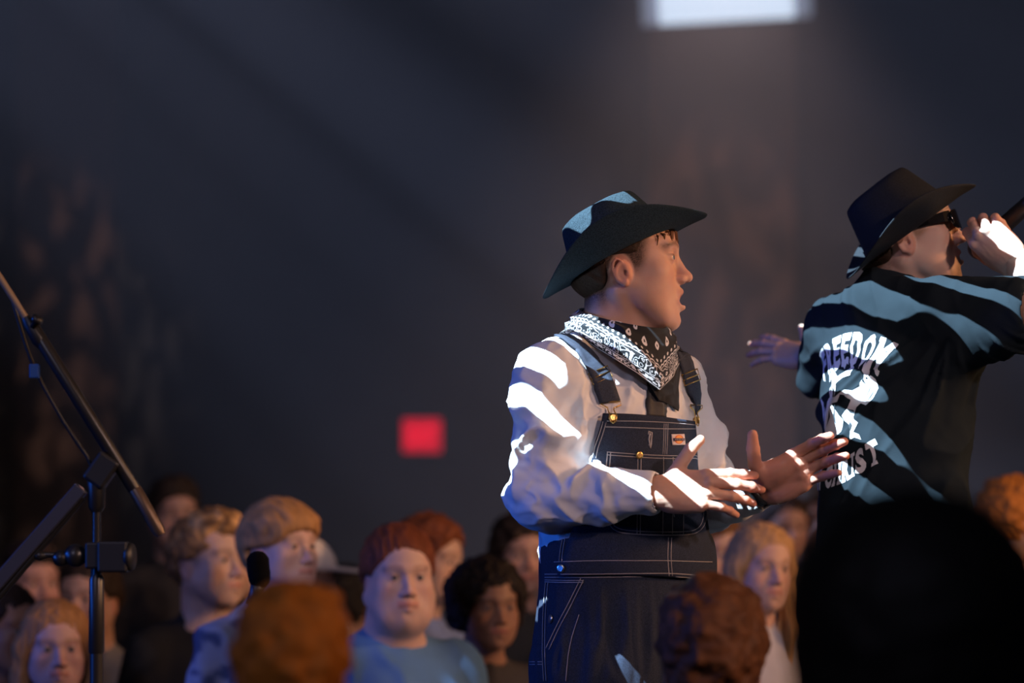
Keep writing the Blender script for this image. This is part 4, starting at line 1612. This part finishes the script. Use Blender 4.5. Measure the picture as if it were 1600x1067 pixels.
def print_mesh(name, bm, warp, parent, m, step=.005):
    xs = [vv.co.x for vv in bm.verts]; ys = [vv.co.y for vv in bm.verts]
    for a, lo_, hi_ in ((0, min(xs), max(xs)), (1, min(ys), max(ys))):
        t = lo_ + step
        while t < hi_:
            co = (t, 0, 0) if a == 0 else (0, t, 0); no = (1, 0, 0) if a == 0 else (0, 1, 0)
            bmesh.ops.bisect_plane(bm, geom=bm.verts[:] + bm.edges[:] + bm.faces[:], plane_co=co, plane_no=no)
            t += step
    for vv in bm.verts:
        u, z = warp(vv.co.x, vv.co.y); vv.co = onback(u, z)
    bmesh.ops.triangulate(bm, faces=bm.faces[:])
    me = bpy.data.meshes.new(name); bm.to_mesh(me); bm.free()
    me.polygons.foreach_set('use_smooth', [True] * len(me.polygons))
    return link(name, me, m, parent)


def text_bm(txt, width, height, bold=.03, space=1.0):
    cu = bpy.data.curves.new('text', 'FONT'); cu.body = txt; cu.size = 1; cu.offset = bold; cu.space_character = space
    cu.resolution_u = 3
    to = bpy.data.objects.new('text', cu); C.objects.link(to); bpy.context.view_layer.update()
    me = to.to_mesh(); bm = bmesh.new(); bm.from_mesh(me); to.to_mesh_clear()
    bpy.data.objects.remove(to); bpy.data.curves.remove(cu)
    xs = [v_.co.x for v_ in bm.verts]; ys = [v_.co.y for v_ in bm.verts]
    for v_ in bm.verts:
        v_.co.x = (v_.co.x - (min(xs) + max(xs)) / 2) / (max(xs) - min(xs)) * width
        v_.co.y = (v_.co.y - min(ys)) / (max(ys) - min(ys)) * height
        v_.co.z = 0
    return bm


def arch(cx, cz, R, up=True, slope=0.0, jag=.0):
    def f(x, y):
        a = x / R
        jj = 0
        if jag:
            jj = jag * (math.sin(x * 260) * .6 + math.sin(x * 610 + 1) * .4) * (1 - min(1, y / .03))
        if up:
            return cx + (R + y) * math.sin(a), cz + (R + y) * math.cos(a) - R + slope * x + jj
        return cx + (R - y) * math.sin(a), cz - (R - y) * math.cos(a) + R + slope * x
    return f


SERIF = {'F': [(0, .5, 0), (0, .3, 1)], 'R': [(-.06, .42, 0), (.62, 1.1, 0), (-.06, .3, 1)], 'E': [(-.06, .3, 0), (-.06, .3, 1)], 'D': [(-.08, .3, 0), (-.08, .3, 1)],
         'M': [(-.08, .30, 0), (.70, 1.08, 0), (-.08, .2, 1), (.8, 1.08, 1)], 'I': [(-.8, 1.8, 0), (-.8, 1.8, 1)], 'N': [(-.08, .38, 0), (-.08, .25, 1), (.62, 1.08, 1)],
         'H': [(-.08, .38, 0), (.62, 1.08, 0), (-.08, .38, 1), (.62, 1.08, 1)], 'T': [(.22, .78, 0)], 'S': [], 'C': [], 'O': [], ' ': []}
WID = {'I': .42, ' ': .45, 'M': 1.25, 'O': 1.05}


def western(txt, width, height, bold=.05):
    """slab-serif show lettering, each glyph widened and given feet"""
    bm = bmesh.new(); tot = sum(WID.get(c, 1) for c in txt); cw = width / tot; x = -width / 2
    for c in txt:
        w_ = cw * WID.get(c, 1)
        if c != ' ':
            gw = w_ * (.80 if c != 'I' else .42)
            g = text_bm(c, gw, height, bold)
            me = bpy.data.meshes.new('g'); 
            for v_ in g.verts: v_.co.x += x + w_ / 2
            g.to_mesh(me); g.free(); bm.from_mesh(me); bpy.data.meshes.remove(me)
            for (a_, b_, t_) in SERIF[c]:
                x0 = x + w_ / 2 - gw / 2 + gw * a_; x1 = x + w_ / 2 - gw / 2 + gw * b_
                y0, y1 = (0, height * .15) if t_ == 0 else (height * .85, height)
                bm.faces.new([bm.verts.new((xx, yy, 0)) for xx, yy in ((x0, y0), (x1, y0), (x1, y1), (x0, y1))])
        x += w_
    return bm


print_mesh('lettering', western('FREEDOM', .182, .068), arch(-.024, -.148, .16, True, .05, .008), tee_o, M_print)
print_mesh('lettering', western('IN CHRIST', .225, .050), arch(-.022, -.392, .34, False, .24, .002), tee_o, M_print)


def poly_print(polys):
    bm = bmesh.new()
    for p in polys:
        pts = [Vector((a, b, 0)) for a, b in p]
        vs = [bm.verts.new(((a.x - 1354) / 630.0, (462 - a.y) / 755.0, 0)) for a in pts]
        f = bm.faces.new(vs)
    bmesh.ops.triangulate(bm, faces=bm.faces[:])
    return bm


EMB = [
    [(1318, 583), (1324, 590), (1332, 586), (1345, 580), (1352, 575), (1358, 580), (1354, 590), (1340, 593), (1330, 600), (1326, 625), (1314, 622), (1316, 604), (1310, 590), (1306, 598), (1304, 586), (1312, 578)],
    [(1378, 567), (1380, 580), (1386, 592), (1390, 598), (1395, 612), (1393, 628), (1384, 638), (1372, 634), (1366, 640), (1363, 655), (1372, 664), (1364, 678), (1374, 682), (1378, 690), (1366, 686), (1358, 690), (1360, 668), (1346, 660), (1343, 652), (1352, 640), (1356, 628), (1346, 620), (1336, 618), (1346, 612), (1360, 614), (1370, 608), (1374, 598), (1378, 606), (1374, 584)],
    [(1306, 628), (1312, 622), (1330, 622), (1340, 616), (1334, 630), (1322, 632), (1336, 648), (1344, 658), (1340, 676), (1326, 686), (1312, 680), (1302, 668), (1296, 650), (1298, 634), (1302, 646)],
    [(1292, 620), (1297, 628), (1294, 645), (1290, 660), (1288, 650), (1291, 636)],
    [(1306, 692), (1313, 688), (1316, 700), (1310, 716), (1304, 706)],
]
print_mesh('emblem', poly_print(EMB), lambda x, y: (x, y), tee_o, M_print, .006)

M_crack = mat('print_gap', (.03, .04, .05), .85)
CR = [[(1320, 590), (1323, 600), (1318, 618), (1319, 600)], [(1330, 630), (1327, 650), (1334, 668), (1331, 650)], [(1316, 640), (1320, 652), (1312, 668), (1315, 652)],
      [(1386, 604), (1380, 622), (1376, 630), (1382, 612)], [(1391, 612), (1388, 626), (1382, 634), (1386, 622)], [(1352, 642), (1362, 644), (1366, 650), (1356, 648)],
      [(1324, 606), (1322, 622), (1327, 622), (1326, 608)], [(1357, 658), (1364, 666), (1360, 676), (1358, 668)]]
def lift(x, y): return (x, y)
_ob = onback
onback = lambda u, z, off=.0024: _ob(u, z, off)
for c_ in CR:
    print_mesh('emblem_line', poly_print([c_]), lift, tee_o, M_crack, .006)
onback = _ob

# trousers and boots, mostly out of view
tr = Vol((.55, 4.6, .5), (1.30, 5.5, 1.6), .011)
tr.u(ell(b2(.03, 0, -.66), (.165, .125, .14), B2R), 0)
for s in (-1, 1):
    tr.u(cap(b2(.03 + s * .085, 0, -.72), b2(.03 + s * .10, .01, -1.08), .098, .075), .04)
    tr.u(cap(b2(.03 + s * .10, .01, -1.08), b2(.03 + s * .11, 0, -1.55), .075, .066), .03)
v, q = tr.nets(); v = smooth_verts(v, q, 1)
M_jean = mat('black_denim', (.015, .017, .022), .85, nscale=300, namp=.3, bump=.3, bscale=900)
mesh_obj('trousers', v, q, M_jean, man2)
boots(B2, BOOT_Z, man2, M_blackm, [(b2(.14, 0, 0)[0], b2(.14, 0, 0)[1], BOOT_Z), (b2(-.08, 0, 0)[0], b2(-.08, 0, 0)[1], BOOT_Z)])

hat2 = hat(HT2, man2, M_felt2, bandm=M_black, curl=.050, oy=.163, ox=.150, H=.116, ay=.102)
tag(hat2, 'black cowboy hat with strongly curled brim')

# sunglasses
sg = MB()
def hm2(x, y, z): return HM2 @ Vector((x, y, z))
for s in (-1, 1):
    n1, n2 = 12, 8; V = []; F = []
    for i in range(n1 + 1):
        for j in range(n2 + 1):
            u, w_ = i / n1 * 2 - 1, j / n2 * 2 - 1
            rr = (abs(u) ** 3 + abs(w_) ** 3) ** (1 / 3) if (u or w_) else 1
            k = 1.0 if rr < 1 else 1 / rr
            x = .034 + u * k * .029; z = -.001 + w_ * k * .0195
            y = .1035 - 3.4 * max(0, x - .012) ** 2 * 2.2 - z * .1
            V.append(tuple(hm2(s * x, y, z)))
    for i in range(n1):
        for j in range(n2):
            a = i * (n2 + 1) + j; F.append((a, a + 1, a + n2 + 2, a + n2 + 1))
    if s > 0: VV, FF = V, F
    else:
        VV2, FF2 = V, F
sg.add(VV, FF); sg.add(VV2, FF2)
sun = sg.build('sunglasses', M_gloss, man2)
so = sun.modifiers.new('t', 'SOLIDIFY'); so.thickness = .0045; so.offset = 1
tag(sun, 'black wraparound sunglasses')
fm = MB()
Rh = HM2.to_3x3()
fm.tube([hm2(-.008, .1045, .006), hm2(0, .106, .008), hm2(.008, .1045, .006)], .003, 8)
for s in (-1, 1):
    v8 = []
    for (x, y, z, hh) in ((.058, .086, .006, .011), (.068, .072, .006, .010), (.0745, .04, .004, .0075), (.078, .0, -.001, .0045), (.081, -.02, -.012, .003)):
        for dx, dz in ((-.0018, -hh), (.0018, -hh), (.0018, hh), (-.0018, hh)):
            v8.append(tuple(hm2(s * (x + dx), y, z + dz)))
    f8 = []
    for j in range(4):
        for k in range(4): f8.append((j * 4 + k, j * 4 + (k + 1) % 4, (j + 1) * 4 + (k + 1) % 4, (j + 1) * 4 + k))
    f8 += [(0, 1, 2, 3), (16, 17, 18, 19)]
    fm.add(v8, f8)
fm.build('temple', M_gloss, sun, False)

# the microphone in his fist
mouth = hm2(0, .118, -.072)
ma = (P(1602, 322, 4.90) - mouth).normalized()
mic = MB()
mic.lathe([(.002, .045), (.0125, .048), (.0165, .055), (.0185, .075), (.017, .14), (.0145, .24), (.0150, .245), (.0150, .262), (.010, .268), (.001, .268)], mouth, ma, 28)
mic_o = mic.build('microphone', M_black); tag(mic_o, 'black handheld microphone held up to the mouth of the man in sunglasses', 'microphone')
gr = MB(); prof = []
for k in range(13):
    a = PI * k / 12; r = .0245 * math.sin(a) + .0004; prof.append((r, .025 - .0255 * math.cos(a)))
gr.lathe(prof, mouth, ma, 28); gr.build('grille', mat('mic_grille', (.10, .10, .11), .4, metal=.8, bump=1, bscale=1800), mic_o)
rg = MB(); rg.lathe([(.0175, .044), (.0205, .045), (.0205, .051), (.0175, .052)], mouth, ma, 28); rg.build('collar', M_black, mic_o)

# ---------------------------------------------------------------- the audience
RH = hand_vq(Matrix(), -1, [(15, 25, 15), (20, 30, 18), (24, 32, 20), (28, 34, 20)], (3, 0, -2, -5), ((.6, .8, -.3), (.3, .9, -.3), (.2, .9, -.3)), h=.0045)
LH = (RH[0] * V3((-1, 1, 1)), RH[1][:, ::-1])
M_cloth_dark = M_cloth
M_hatwhite = mat('cap_white', (.80, .74, .72), .8)
M_iris = M_eye


def spectator(px, py, D, yaw, label, pitch=0, roll=0, body=None, tone=(.58, .37, .28), hair=(.08, .045, .03), hk='short', top=(.03, .03, .035), top2=None,
              h=.0045, group=None, name='person', face=None, hairo=None, sc=1.0, width=1.0, cap=False, shoulder=.0, scarf=None):
    org = P(px, py, D); body = yaw if body is None else body
    HM = face_matrix(org, yaw, pitch, roll, sc)
    nb = org + Vector((0, 0, -(.163 - .018 * (face or {}).get('fat', 0)) * sc)) - (face_matrix((0, 0, 0), body).to_3x3() @ Vector((0, .045, 0)))
    B = face_matrix(nb, body); BR = [list(r) for r in B.to_3x3()]
    def bb(x, y, z): return tuple(B @ Vector((x, y, z)))
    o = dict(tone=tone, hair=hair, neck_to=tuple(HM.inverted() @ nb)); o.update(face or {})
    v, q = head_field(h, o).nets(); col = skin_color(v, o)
    parts = [(xform(v, HM), q)]; cols = [col]
    H = nb.z
    w = width
    sR, sL = Vector(bb(.165 * w, 0, -.085)), Vector(bb(-.165 * w, 0, -.085))
    eR, eL = Vector(bb(.215 * w, -.02, -.36)), Vector(bb(-.215 * w, -.02, -.36))
    wR, wL = Vector(bb(.215 * w, .05, -.60)), Vector(bb(-.215 * w, .05, -.60))
    lo = V3(nb) - V3((.36 * w, .36 * w, 0)); hi = V3(nb) + V3((.36 * w, .36 * w, .06)); lo[2] = 0
    bod = Vol(lo, hi, .026)
    bod.u(ell(bb(0, 0, -.2), (.13, .08, .18), BR), 0); bod.u(ell(bb(0, 0, -.46), (.12, .08, .16), BR), .05)
    for S_, E_, W_ in ((sR, eR, wR), (sL, eL, wL)):
        bod.u(cap_(S_, E_, .042, .034), .03); bod.u(cap_(E_, W_, .034, .024), .02)
    for s in (-1, 1):
        bod.u(cap_(bb(s * .08, 0, -.55), (bb(s * .10, 0, 0)[0], bb(s * .10, 0, 0)[1], .08), .065, .035), .03)
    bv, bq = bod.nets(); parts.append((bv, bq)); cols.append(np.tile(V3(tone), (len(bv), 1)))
    for W_, hq, sd in ((wR, RH, 1), (wL, LH, -1)):
        fr = hand_frame(W_, (0, 0, -1), (B.to_3x3() @ Vector((sd, 0, 0))))
        parts.append((xform(hq[0], fr), hq[1])); cols.append(np.tile(V3(tone), (len(hq[0]), 1)))
    vv, qq = join_vq(parts)
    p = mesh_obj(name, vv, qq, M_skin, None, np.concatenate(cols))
    tag(p, label, 'person', group)
    for s in (-1, 1):
        ev, ef, ec = eyeball(HM, s, (.06, .06, .06)); mesh_obj('eye', ev, ef, M_eye, p, ec)
    ho = dict(hair=hair, kind=hk, seed=int(px) % 97); ho.update(hairo or {})
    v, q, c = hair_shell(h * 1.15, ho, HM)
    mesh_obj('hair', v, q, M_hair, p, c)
    # top
    t = Vol(V3(nb) - V3((.36 * w, .36 * w, .72)), V3(nb) + V3((.36 * w, .36 * w, .07)), .012)
    t.u(ell(bb(0, .01, -.2), (.172 * w, .118 * w, .19), BR), 0)
    t.u(ell(bb(0, .0, -.45), (.165 * w, .125 * w, .2), BR), .06)
    t.u(cap_(bb(-.11 * w, -.01, -.08), bb(.11 * w, -.01, -.08), .062), .05)
    t.u(cap_(bb(0, -.03, -.02), bb(.15 * w, -.01, -.075), .045, .052), .04); t.u(cap_(bb(0, -.03, -.02), bb(-.15 * w, -.01, -.075), .045, .052), .04)
    t.u(cap_(bb(0, -.005, -.05), bb(0, .012, .008), .070, .066), .02)
    for S_, E_, W_ in ((sR, eR, wR), (sL, eL, wL)):
        t.u(cap_(S_, E_, .060, .054), .035); t.u(cap_(E_, E_ * .1 + W_ * .9, .054, .040), .02)
    t.cut(cap_(bb(0, .01, .0), bb(0, .05, .09), .050, .075), .006)
    v, q = t.nets(); v = smooth_verts(v, q, 3, .5); n = vnormals(v, q)
    v = v + n * ((folds(v * V3((9, 9, 6)) + px, 3) - .3) * .012)[:, None]
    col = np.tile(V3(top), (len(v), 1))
    if top2 is not None:
        wv = sstep(.52, .60, fbm(v * V3((16, 16, 24)) + px, 2, 5))[:, None]
        col = col * (1 - wv) + V3(top2) * wv
    mesh_obj('shirt', v, q, M_cloth, p, col * (.85 + .3 * fbm(v * 20, 2, 6)[:, None]))
    # trousers and shoes
    t = Vol((nb.x - .26, nb.y - .26, .04), (nb.x + .26, nb.y + .26, nb.z - .42), .020)
    t.u(ell(bb(0, 0, -.60), (.155 * w, .115 * w, .14), BR), 0)
    for s in (-1, 1):
        f = bb(s * .10, 0, 0)
        t.u(cap_(bb(s * .08, 0, -.66), (f[0], f[1], .10), .088, .062), .03)
        sp = MB(); fwd = (B.to_3x3() @ Vector((0, 1, 0)))
        sp.add(*tube_vq([Vector((f[0], f[1], .045)) - fwd * .08, Vector((f[0], f[1], .045)) - fwd * .05, Vector((f[0], f[1], .045)) + fwd * .06, Vector((f[0], f[1], .04)) + fwd * .15, Vector((f[0], f[1], .035)) + fwd * .19], [.02, .044, .044, .038, .015], 10))
        sp.build('shoe', M_blackm, p)
    v, q = t.nets()
    mesh_obj('trousers', v, q, M_cloth, p, np.tile(V3((.03, .035, .05)), (len(v), 1)))
    if cap:
        cv = Vol((-.12, -.14, 0), (.12, .24, .19), .004)
        cv.u(ell((0, -.012, .045), (.094, .113, .088)), 0)
        cv.clip(lambda X, Y, Z: .035 - Z)
        cv.cut(ell((0, -.012, .035), (.084, .103, .082)), .002)
        cv.u(ell((0, .135, .043), (.074, .085, .0065)), .004)
        X, Y, Z = cv.grid()
        cv.u(sph((0, -.012, .134), .008), .004)
        v, q = cv.nets()
        c_o = mesh_obj('cap', xform(v, HM), q, M_hatwhite, p); tag(c_o, 'white baseball cap')
    return p, HM, B


def cap_(a, b, ra, rb=None):
    return cap(tuple(a), tuple(b), ra, rb)


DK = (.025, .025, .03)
pale = (.62, .40, .31)
boy, HMb, Bb = spectator(624, 901, 6.0, 16, 'heavy-set young man with short auburn hair in a light blue t-shirt, facing the camera', tone=(.62, .40, .33), hair=(.16, .045, .02), hk='short',
          top=(.10, .22, .46), face=dict(fat=1.0, brow=.6), hairo=dict(thick=.013, fringe=.064), body=25, width=1.12, sc=1.03)
spectator(672, 878, 7.0, 62, 'person with bushy auburn hair half hidden behind the man in the light blue t-shirt', hair=(.17, .05, .02), hk='messy', top=(.18, .25, .5), hairo=dict(thick=.018))
spectator(764, 945, 6.5, 22, 'smiling young woman with a round mass of dark curly hair beside the overalls', tone=(.30, .16, .105), hair=(.014, .010, .009), hk='afro', top=(.05, .045, .045), pitch=-4,
          face=dict(smile=1, fem=1, lip=(.30, .10, .09)), sc=.95)
spectator(816, 868, 7.5, 14, 'dark-haired man at the back, partly hidden behind the elbow of the white shirt', hair=(.03, .02, .016), hk='messy', top=(.04, .04, .04), tone=(.5, .30, .24), hairo=dict(thick=.02))
spectator(328, 876, 6.62, 52, 'young man in a black shirt with curly blond hair on top, looking right', pitch=2, tone=(.64, .43, .35), hair=(.20, .11, .05), hk='curlytop', top=(.02, .022, .028),
          hairo=dict(hair2=(.80, .48, .22), thick=.012, fringe=.06), face=dict(beard=.15, buzz=.3), body=28, sc=1.06)
spectator(366, 885, 7.55, 62, 'face just showing behind the cheek of the curly blond young man', hair=(.12, .06, .03), hk='messy', top=(.05, .05, .06))
spectator(440, 857, 6.15, 48, 'boy with smooth blond bowl-cut hair and a pale patterned jacket, looking right', pitch=4, tone=(.64, .43, .37), hair=(.42, .22, .09), hk='bowl',
          top=(.42, .42, .52), top2=(.10, .12, .22), hairo=dict(thick=.017, fringe=.040, seed=12), body=35, sc=.98, width=.95)
spectator(470, 906, 7.1, 88, 'person in a white baseball cap with the peak pointing right, behind the bowl-cut boy', pitch=-6, tone=(.3, .17, .13), hair=(.02, .015, .012), top=DK, cap=True, sc=1.0)
spectator(543, 945, 8.2, 165, 'black-haired head turned away, beside the white cap', hair=(.012, .010, .010), hk='messy', top=DK, tone=(.25, .15, .12))
spectator(1190, 888, 6.5, 22, 'smiling woman with long blond hair and a pale top, right of the overalls', tone=(.60, .38, .31), hair=(.46, .27, .13), hk='long', top=(.50, .50, .58), face=dict(smile=1, fem=1, lip=(.5, .2, .2)),
          hairo=dict(thick=.012, fringe=.066), roll=-3, sc=.95)
spectator(1118, 868, 7.2, 30, 'person with brown hair mostly hidden behind the right side of the overalls', hair=(.12, .06, .03), top=(.30, .22, .2))
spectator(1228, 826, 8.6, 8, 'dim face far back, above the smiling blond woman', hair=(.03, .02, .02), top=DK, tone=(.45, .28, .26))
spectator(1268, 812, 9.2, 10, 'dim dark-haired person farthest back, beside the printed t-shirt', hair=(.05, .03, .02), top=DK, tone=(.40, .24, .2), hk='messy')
spectator(1584, 816, 7.0, 125, 'ginger-haired person in a white collar at the right edge', hair=(.40, .15, .03), hk='messy', top=(.55, .5, .5))
spectator(50, 912, 7.6, 35, 'dark-haired young person at the far left beyond the second stand arm', hair=(.03, .02, .02), hk='messy', top=DK, tone=(.52, .3, .27))
spectator(8, 984, 6.4, 55, 'dark-haired person cut off by the left edge', hair=(.025, .015, .012), top=DK, tone=(.4, .22, .16))
spectator(86, 1012, 6.1, 18, 'young woman with long light brown hair low at the left, beside the stand pole', hair=(.34, .17, .07), hk='long', top=(.03, .06, .2), tone=(.54, .34, .31), face=dict(fem=1), sc=.95)
spectator(138, 935, 7.0, -14, 'man directly behind the pole of the microphone stand, grey top', hair=(.03, .02, .018), hk='short', top=(.2, .2, .22), tone=(.52, .32, .27))
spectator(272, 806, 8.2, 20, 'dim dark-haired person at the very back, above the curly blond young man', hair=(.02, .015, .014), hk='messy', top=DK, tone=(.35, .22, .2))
# in front of the stage, backs to the camera
spectator(1112, 1026, 3.85, 178, 'dark silhouetted head with messy brown hair in front of the overalls, seen from behind', hair=(.12, .045, .018), hk='messy', top=(.010, .010, .012), tone=(.3, .18, .13), hairo=dict(thick=.012), sc=.95)
spectator(462, 1046, 3.0, 172, 'blurred foreground head with orange-lit ginger hair below the bowl-cut boy', hair=(.42, .14, .02), hk='messy', top=(.02, .02, .05), tone=(.4, .2, .13), hairo=dict(thick=.014), sc=.80)
spectator(1424, 1002, 2.3, 176, 'large black silhouette of a bushy head filling the lower right corner', hair=(.004, .004, .004), hk='afro', top=(.004, .004, .005), tone=(.02, .012, .01), sc=1.04, hairo=dict(lump=.010))  # unlit look put into near-black skin, hair and clothes

# ---------------------------------------------------------------- microphone stand with boom, left
D3 = 4.4
def g3(x, y, dd=0.0): return P(x, y, D3 + dd)
st = bpy.data.objects.new('microphone_stand', None); C.objects.link(st); st.location = (g3(151, 800).x, D3, STAGE_Z)
tag(st, 'black boom microphone stand at the left edge with clamps and a second arm', 'stand')
bpy.context.view_layer.update()
px_ = g3(151, 800).x
M_stand = mat('stand_metal', (.018, .017, .017), .35, metal=.0)
def T3(name, pts, r, m=M_stand, par=st, n=14):
    b = MB(); b.add(*tube_vq(pts, r, n)); return shade_auto(b.build(name, m, par))
T3('pole', [(px_, D3, STAGE_Z + .06), (px_, D3, g3(0, 1000).z)], .0125)
T3('pole', [(px_, D3, g3(0, 1010).z), (px_, D3, g3(0, 790).z)], .0085)
T3('pole_collar', [(px_, D3, g3(0, 1022).z), (px_, D3, g3(0, 1018).z), (px_, D3, g3(0, 905).z), (px_, D3, g3(0, 898).z)], [.012, .0145, .0135, .010])
T3('swivel_collar', [(px_, D3, g3(0, 800).z), (px_, D3, g3(0, 792).z), (px_, D3, g3(0, 740).z), (px_, D3, g3(0, 728).z)], [.010, .0155, .0175, .013])
A = g3(168, 712); 
box('boom_clutch', g3(160, 735), (.022, .02, .030), M_blackm, st, .006, Matrix.Rotation(math.radians(35), 3, 'Y'))
d3 = (g3(250, 832) - g3(47, 505)).normalized()
T3('boom_arm', [g3(-60, 340), g3(50, 512)], .0062, mat('boom_painted_light', (.35, .24, .15), .35, metal=.3))  # amber light on the upper boom is put into this colour
T3('boom_arm', [g3(47, 505), g3(52, 512), g3(210, 764), g3(214, 770)], [.009, .0125, .0125, .009])
T3('boom_grip', [g3(40, 496), g3(46, 505), g3(62, 532), g3(68, 541)], [.008, .0125, .0140, .010], M_blackm)
T3('counterweight', [g3(206, 758), g3(211, 765), g3(247, 828), g3(252, 836)], [.008, .0125, .0125, .009], mat('tube_painted_warm_light', (.12, .08, .055), .4, metal=.5))  # warm light on this tube is painted as brown metal
b = MB(); b.lathe([(.001, 0), (.005, .001), (.005, .012), (.0105, .013), (.0115, .018), (.0105, .024), (.001, .025)], g3(50, 512, -.01), (.55, -.3, .75), 14); b.build('knob', M_stand, st)
box('clamp', g3(178, 870, -.01), (.027, .022, .028), M_blackm, st, .004)
box('clamp_jaw', g3(150, 868, -.0), (.016, .026, .024), M_blackm, st, .004)
b = MB(); b.lathe([(.001, 0), (.024, .001), (.026, .006), (.024, .012), (.001, .013)], g3(198, 870, -.01), (1, -.15, 0), 18); b.build('knob', M_blackm, st)
for (a, c, r) in (((118, 868), (0, 0), .021), ((96, 872), (0, 0), .015), ((62, 868), (0, 0), .009)):
    s_ = Vol(V3(g3(*a)) - .04, V3(g3(*a)) + .04, .003); s_.u(sph(tuple(g3(*a)), r), 0); s_.u(cap_(g3(a[0] - 6, a[1]), g3(a[0] + 10, a[1]), r * .6), .006)
    v, q = s_.nets(); mesh_obj('ball_joint', v, q, M_stand, st)
T3('joint_arm', [g3(40, 866), g3(150, 869)], .0055)
# second arm: a flat bar running up to the right
dd = (g3(128, 762) - g3(-60, 975)); L = dd.length; dd.normalize()
ang = math.atan2(dd.x, dd.z)
box('side_arm', (g3(128, 762) + g3(-60, 975)) / 2, (.0135, .012, L / 2), mat('bar_metal', (.10, .10, .13), .35, metal=.7), st, .003, Matrix.Rotation(ang, 3, 'Y'))
T3('side_rail', [g3(-50, 990), g3(130, 778)], .006)
b = MB(); b.lathe([(.001, 0), (.0085, .001), (.0095, .004), (.008, .009), (.001, .010)], g3(124, 768), dd, 14); b.build('end_cap', mat('cap_pink', (.6, .42, .38), .5), st)
box('cable_clip', g3(54, 580), (.009, .006, .013), mat('blue_tape', (.01, .07, .3), .5, emit=None), st, .002)
T3('cable', resample([g3(20, 470, .02), g3(52, 570, .02), g3(100, 660, .02), g3(150, 745, .02), g3(146, 860, .02), g3(144, 1000, .02), (px_ - .01, D3 + .02, .62)], .03), .0035, M_blackm)
for k in range(3):
    a = math.radians(90 + 120 * k + 20)
    T3('leg', [(px_, D3, STAGE_Z + .09), (px_ + math.cos(a) * .20, D3 + math.sin(a) * .14, STAGE_Z + .012)], .008)

# foam-covered microphone on a short stand
D4 = 4.35
fm = bpy.data.objects.new('microphone', None); C.objects.link(fm); fm.location = (P(404, 900, D4).x, D4, STAGE_Z)
tag(fm, 'black foam-covered microphone on a thin stand in front of the bowl-cut boy', 'microphone')
bpy.context.view_layer.update()
def g4(x, y, d=0): return P(x, y, D4 + d)
s_ = Vol(V3(g4(402, 888)) - .06, V3(g4(402, 888)) + .06, .003)
s_.u(cap_(g4(403, 878), g4(405, 902), .0205, .0200), 0)
v, q = s_.nets(); n = vnormals(v, q); v = v + n * ((fbm(v * 300, 2, 2) - .5) * .0025)[:, None]
mesh_obj('windscreen', v, q, mat('black_foam', (.003, .003, .0035), 1.0, spec=.1, bump=.8, bscale=600), fm)
def T4(name, pts, r, m=M_black):
    b = MB(); b.add(*tube_vq(pts, r, 12)); return b.build(name, m, fm)
T4('body', [g4(405, 905), g4(400, 925), g4(392, 945)], [.013, .012, .011])
T4('gooseneck', resample([g4(392, 945), g4(384, 975), g4(383, 1010), g4(385, 1060), (g4(385, 0).x, D4, STAGE_Z + .5)], .03), .005)
T4('pole', [(g4(385, 0).x, D4, STAGE_Z + .5), (g4(385, 0).x, D4, STAGE_Z + .02)], .009)
b = MB(); b.lathe([(.07, .001), (.07, .01), (.03, .02), (.012, .03)], (g4(385, 0).x, D4, STAGE_Z + .0), (0, 0, 1), 28); b.build('base', M_black, fm)
